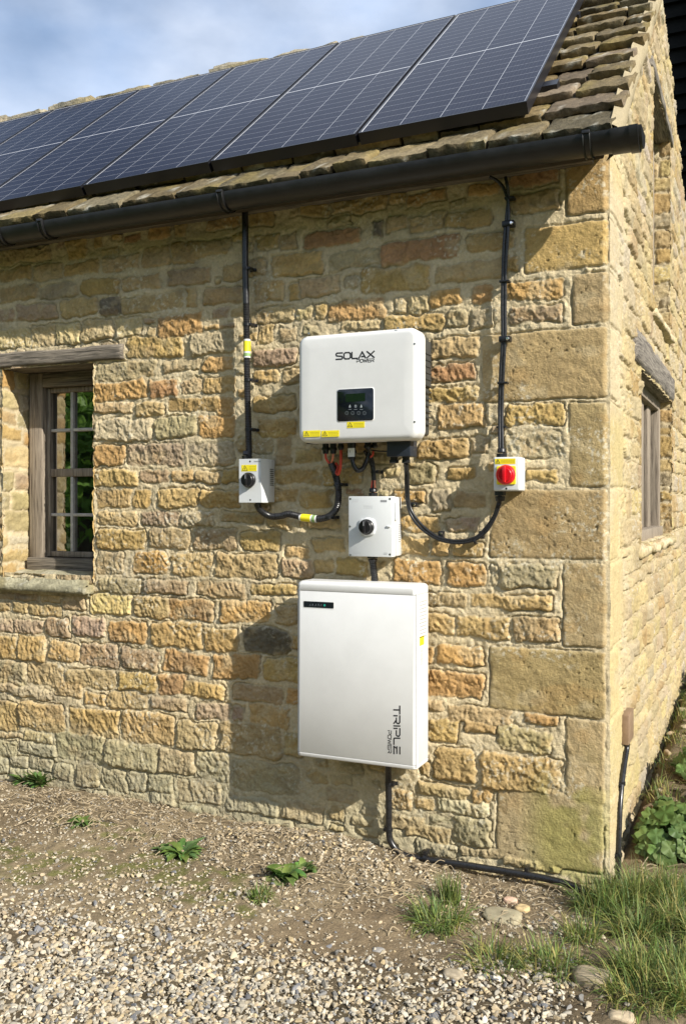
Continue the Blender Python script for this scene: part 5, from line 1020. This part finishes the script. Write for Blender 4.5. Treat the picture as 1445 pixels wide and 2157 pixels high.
# rubble and earth clods on the gable bank
r = np.random.default_rng(15); OV, OF, OC = [], [], []; nv_[0] = 0; n = 1500; x = r.uniform(.03, 1.1, n); y = r.uniform(.0, 4.5, n); s = .006+.030*r.random(n)**2.5; emit(x, y, gz_(x, y), s, np.array([(.42, .34, .22), (.50, .40, .27), (.22, .16, .10), (.14, .10, .06), (.36, .27, .17)])[r.integers(0, 5, n)]*r.uniform(.8, 1.2, (n, 1)), r)
o = mesh('rubble', np.concatenate(OV), np.concatenate(OF), M['pebble'], None, None, np.concatenate(OC)); tag(o, 'earth clods and broken stone on the bank beside the gable', 'rubble', kind='stuff')
# ================================================================ BEHIND: dark boarded barn; trees across the yard that the window reflects, and more added to cut skylight
bn = thing('barn', 'black boarded barn rising behind the house at the right edge', 'barn', (2, 7, 0)); g = G(); k = 0
z = -.2
while z < 8: g.add([(-.9, 6.98, z), (9, 6.98, z), (9, 6.93, z), (-.9, 6.93, z), (-.9, 6.99, z+.17), (9, 6.99, z+.17)], [(3, 2, 5, 4), (0, 1, 2, 3), (0, 3, 4), (1, 5, 2)]); z += .16
g.out('wall', M['barn'], bn, 20); g = G().add(*rbox(-.9, 9, 7.0, 12, -.2, 8, 0)); g.out('frame', M['barn'], bn, 20); g = G().add(*rbox(-.2, -.02, 6.78, 6.93, -.2, 8, .01)); g.out('post', M['barn'], bn, 20)
g = G().add([(-1.2, 6.6, 7.9), (9.3, 6.6, 7.9), (9.3, 9.5, 9.6), (-1.2, 9.5, 9.6), (-1.2, 12.4, 7.9), (9.3, 12.4, 7.9)], [(0, 1, 2, 3), (3, 2, 5, 4)]); g.out('roof', M['barn'], bn, 20)
def tree(x, y, h, rad, seed, label):
    r = np.random.default_rng(seed); t = thing('tree', label, 'tree', (x, y, 0), 'trees across the yard behind the viewer'); g = G(); g.add(*tube([(x, y, -.1), (x+.1, y, h*.3), (x-.1, y+.1, h*.65)], lambda q: .22*(1-q*.7), 9, 5))
    for k in range(7): a = k*2.4; g.add(*tube([(x, y, h*(.25+.05*k)), (x+rad*.4*math.cos(a), y+rad*.4*math.sin(a), h*(.4+.06*k)), (x+rad*.8*math.cos(a), y+rad*.8*math.sin(a), h*(.5+.06*k))], lambda q: .08*(1-q*.8), 6, 4))
    g.out('trunk', M['bark'], t, 60); n = 60; V = []; F = []; C = []
    cs = np.stack([r.normal(size=n)*rad*.42, r.normal(size=n)*rad*.42, h*(.28+.68*r.random(n))], 1); m = 190; s = .10
    for c in cs:
        k = rad*.24*(1.2-.4*c[2]/h); p = c+r.normal(size=(m, 3))*k*.6; u = r.normal(size=(m, 3)); u /= np.linalg.norm(u, axis=1)[:, None]; v = np.cross(u, r.normal(size=(m, 3))); v /= np.linalg.norm(v, axis=1)[:, None]; q = np.stack([p-u*s, p+v*s*.5, p+u*s, p-v*s*.5], 1).reshape(-1, 3); V.append(q); C.append(np.tile(np.array([1, 1, 1])*r.uniform(.7, 1.3), (m*4, 1)))
    V = np.concatenate(V)+np.array([x, y, 0]); F = np.arange(len(V)).reshape(-1, 4); mesh('crown', V, F, M['tree'], t, None, np.concatenate(C))
for i, (x, y, h, rad, lb) in enumerate(((-9.3, -8.0, 3.4, 1.9, 'broad leafy tree nearest the house across the yard'), (-7.0, -9.2, 3.3, 2.0, 'leafy tree in the middle of the row across the yard'), (-11.8, -9.0, 3.9, 2.2, 'tallest leafy tree at the far end of the row'), (-9.5, -11.8, 3.9, 2.4, 'rounded leafy tree at the near end of the row across the yard'))): tree(x, y, h, rad, 200+i, lb)

t0 = bpy.data.objects['tree']; RT = 0      # unseen copies of the first tree, trunk and crown, added to cut low skylight
for i, (x, y, k) in enumerate(((-2.8, -11.2, 1.15), (.6, -12.0, 1.2), (3.8, -11.2, 1.1), (-14.5, -5.0, 1.3), (-15.0, -1.0, 1.3), (-5.2, -13.8, 1.3), (7.5, -13.5, 1.2), (-1.2, -14.5, 1.4), (-17, -9, 1.5), (3, -15, 1.4), (11.5, -14.0, 1.2), (14, -10.0, 1.0))):
    r_ = t0.copy(); COL.objects.link(r_); r_.location = (x, y, 0); r_.rotation_euler = (0, 0, 1.1*i); r_.scale = (k, k, k); r_['label'] = 'unseen leafy green tree added across the yard to cut low skylight'
    for c in t0.children: d = c.copy(); COL.objects.link(d); d.parent = r_
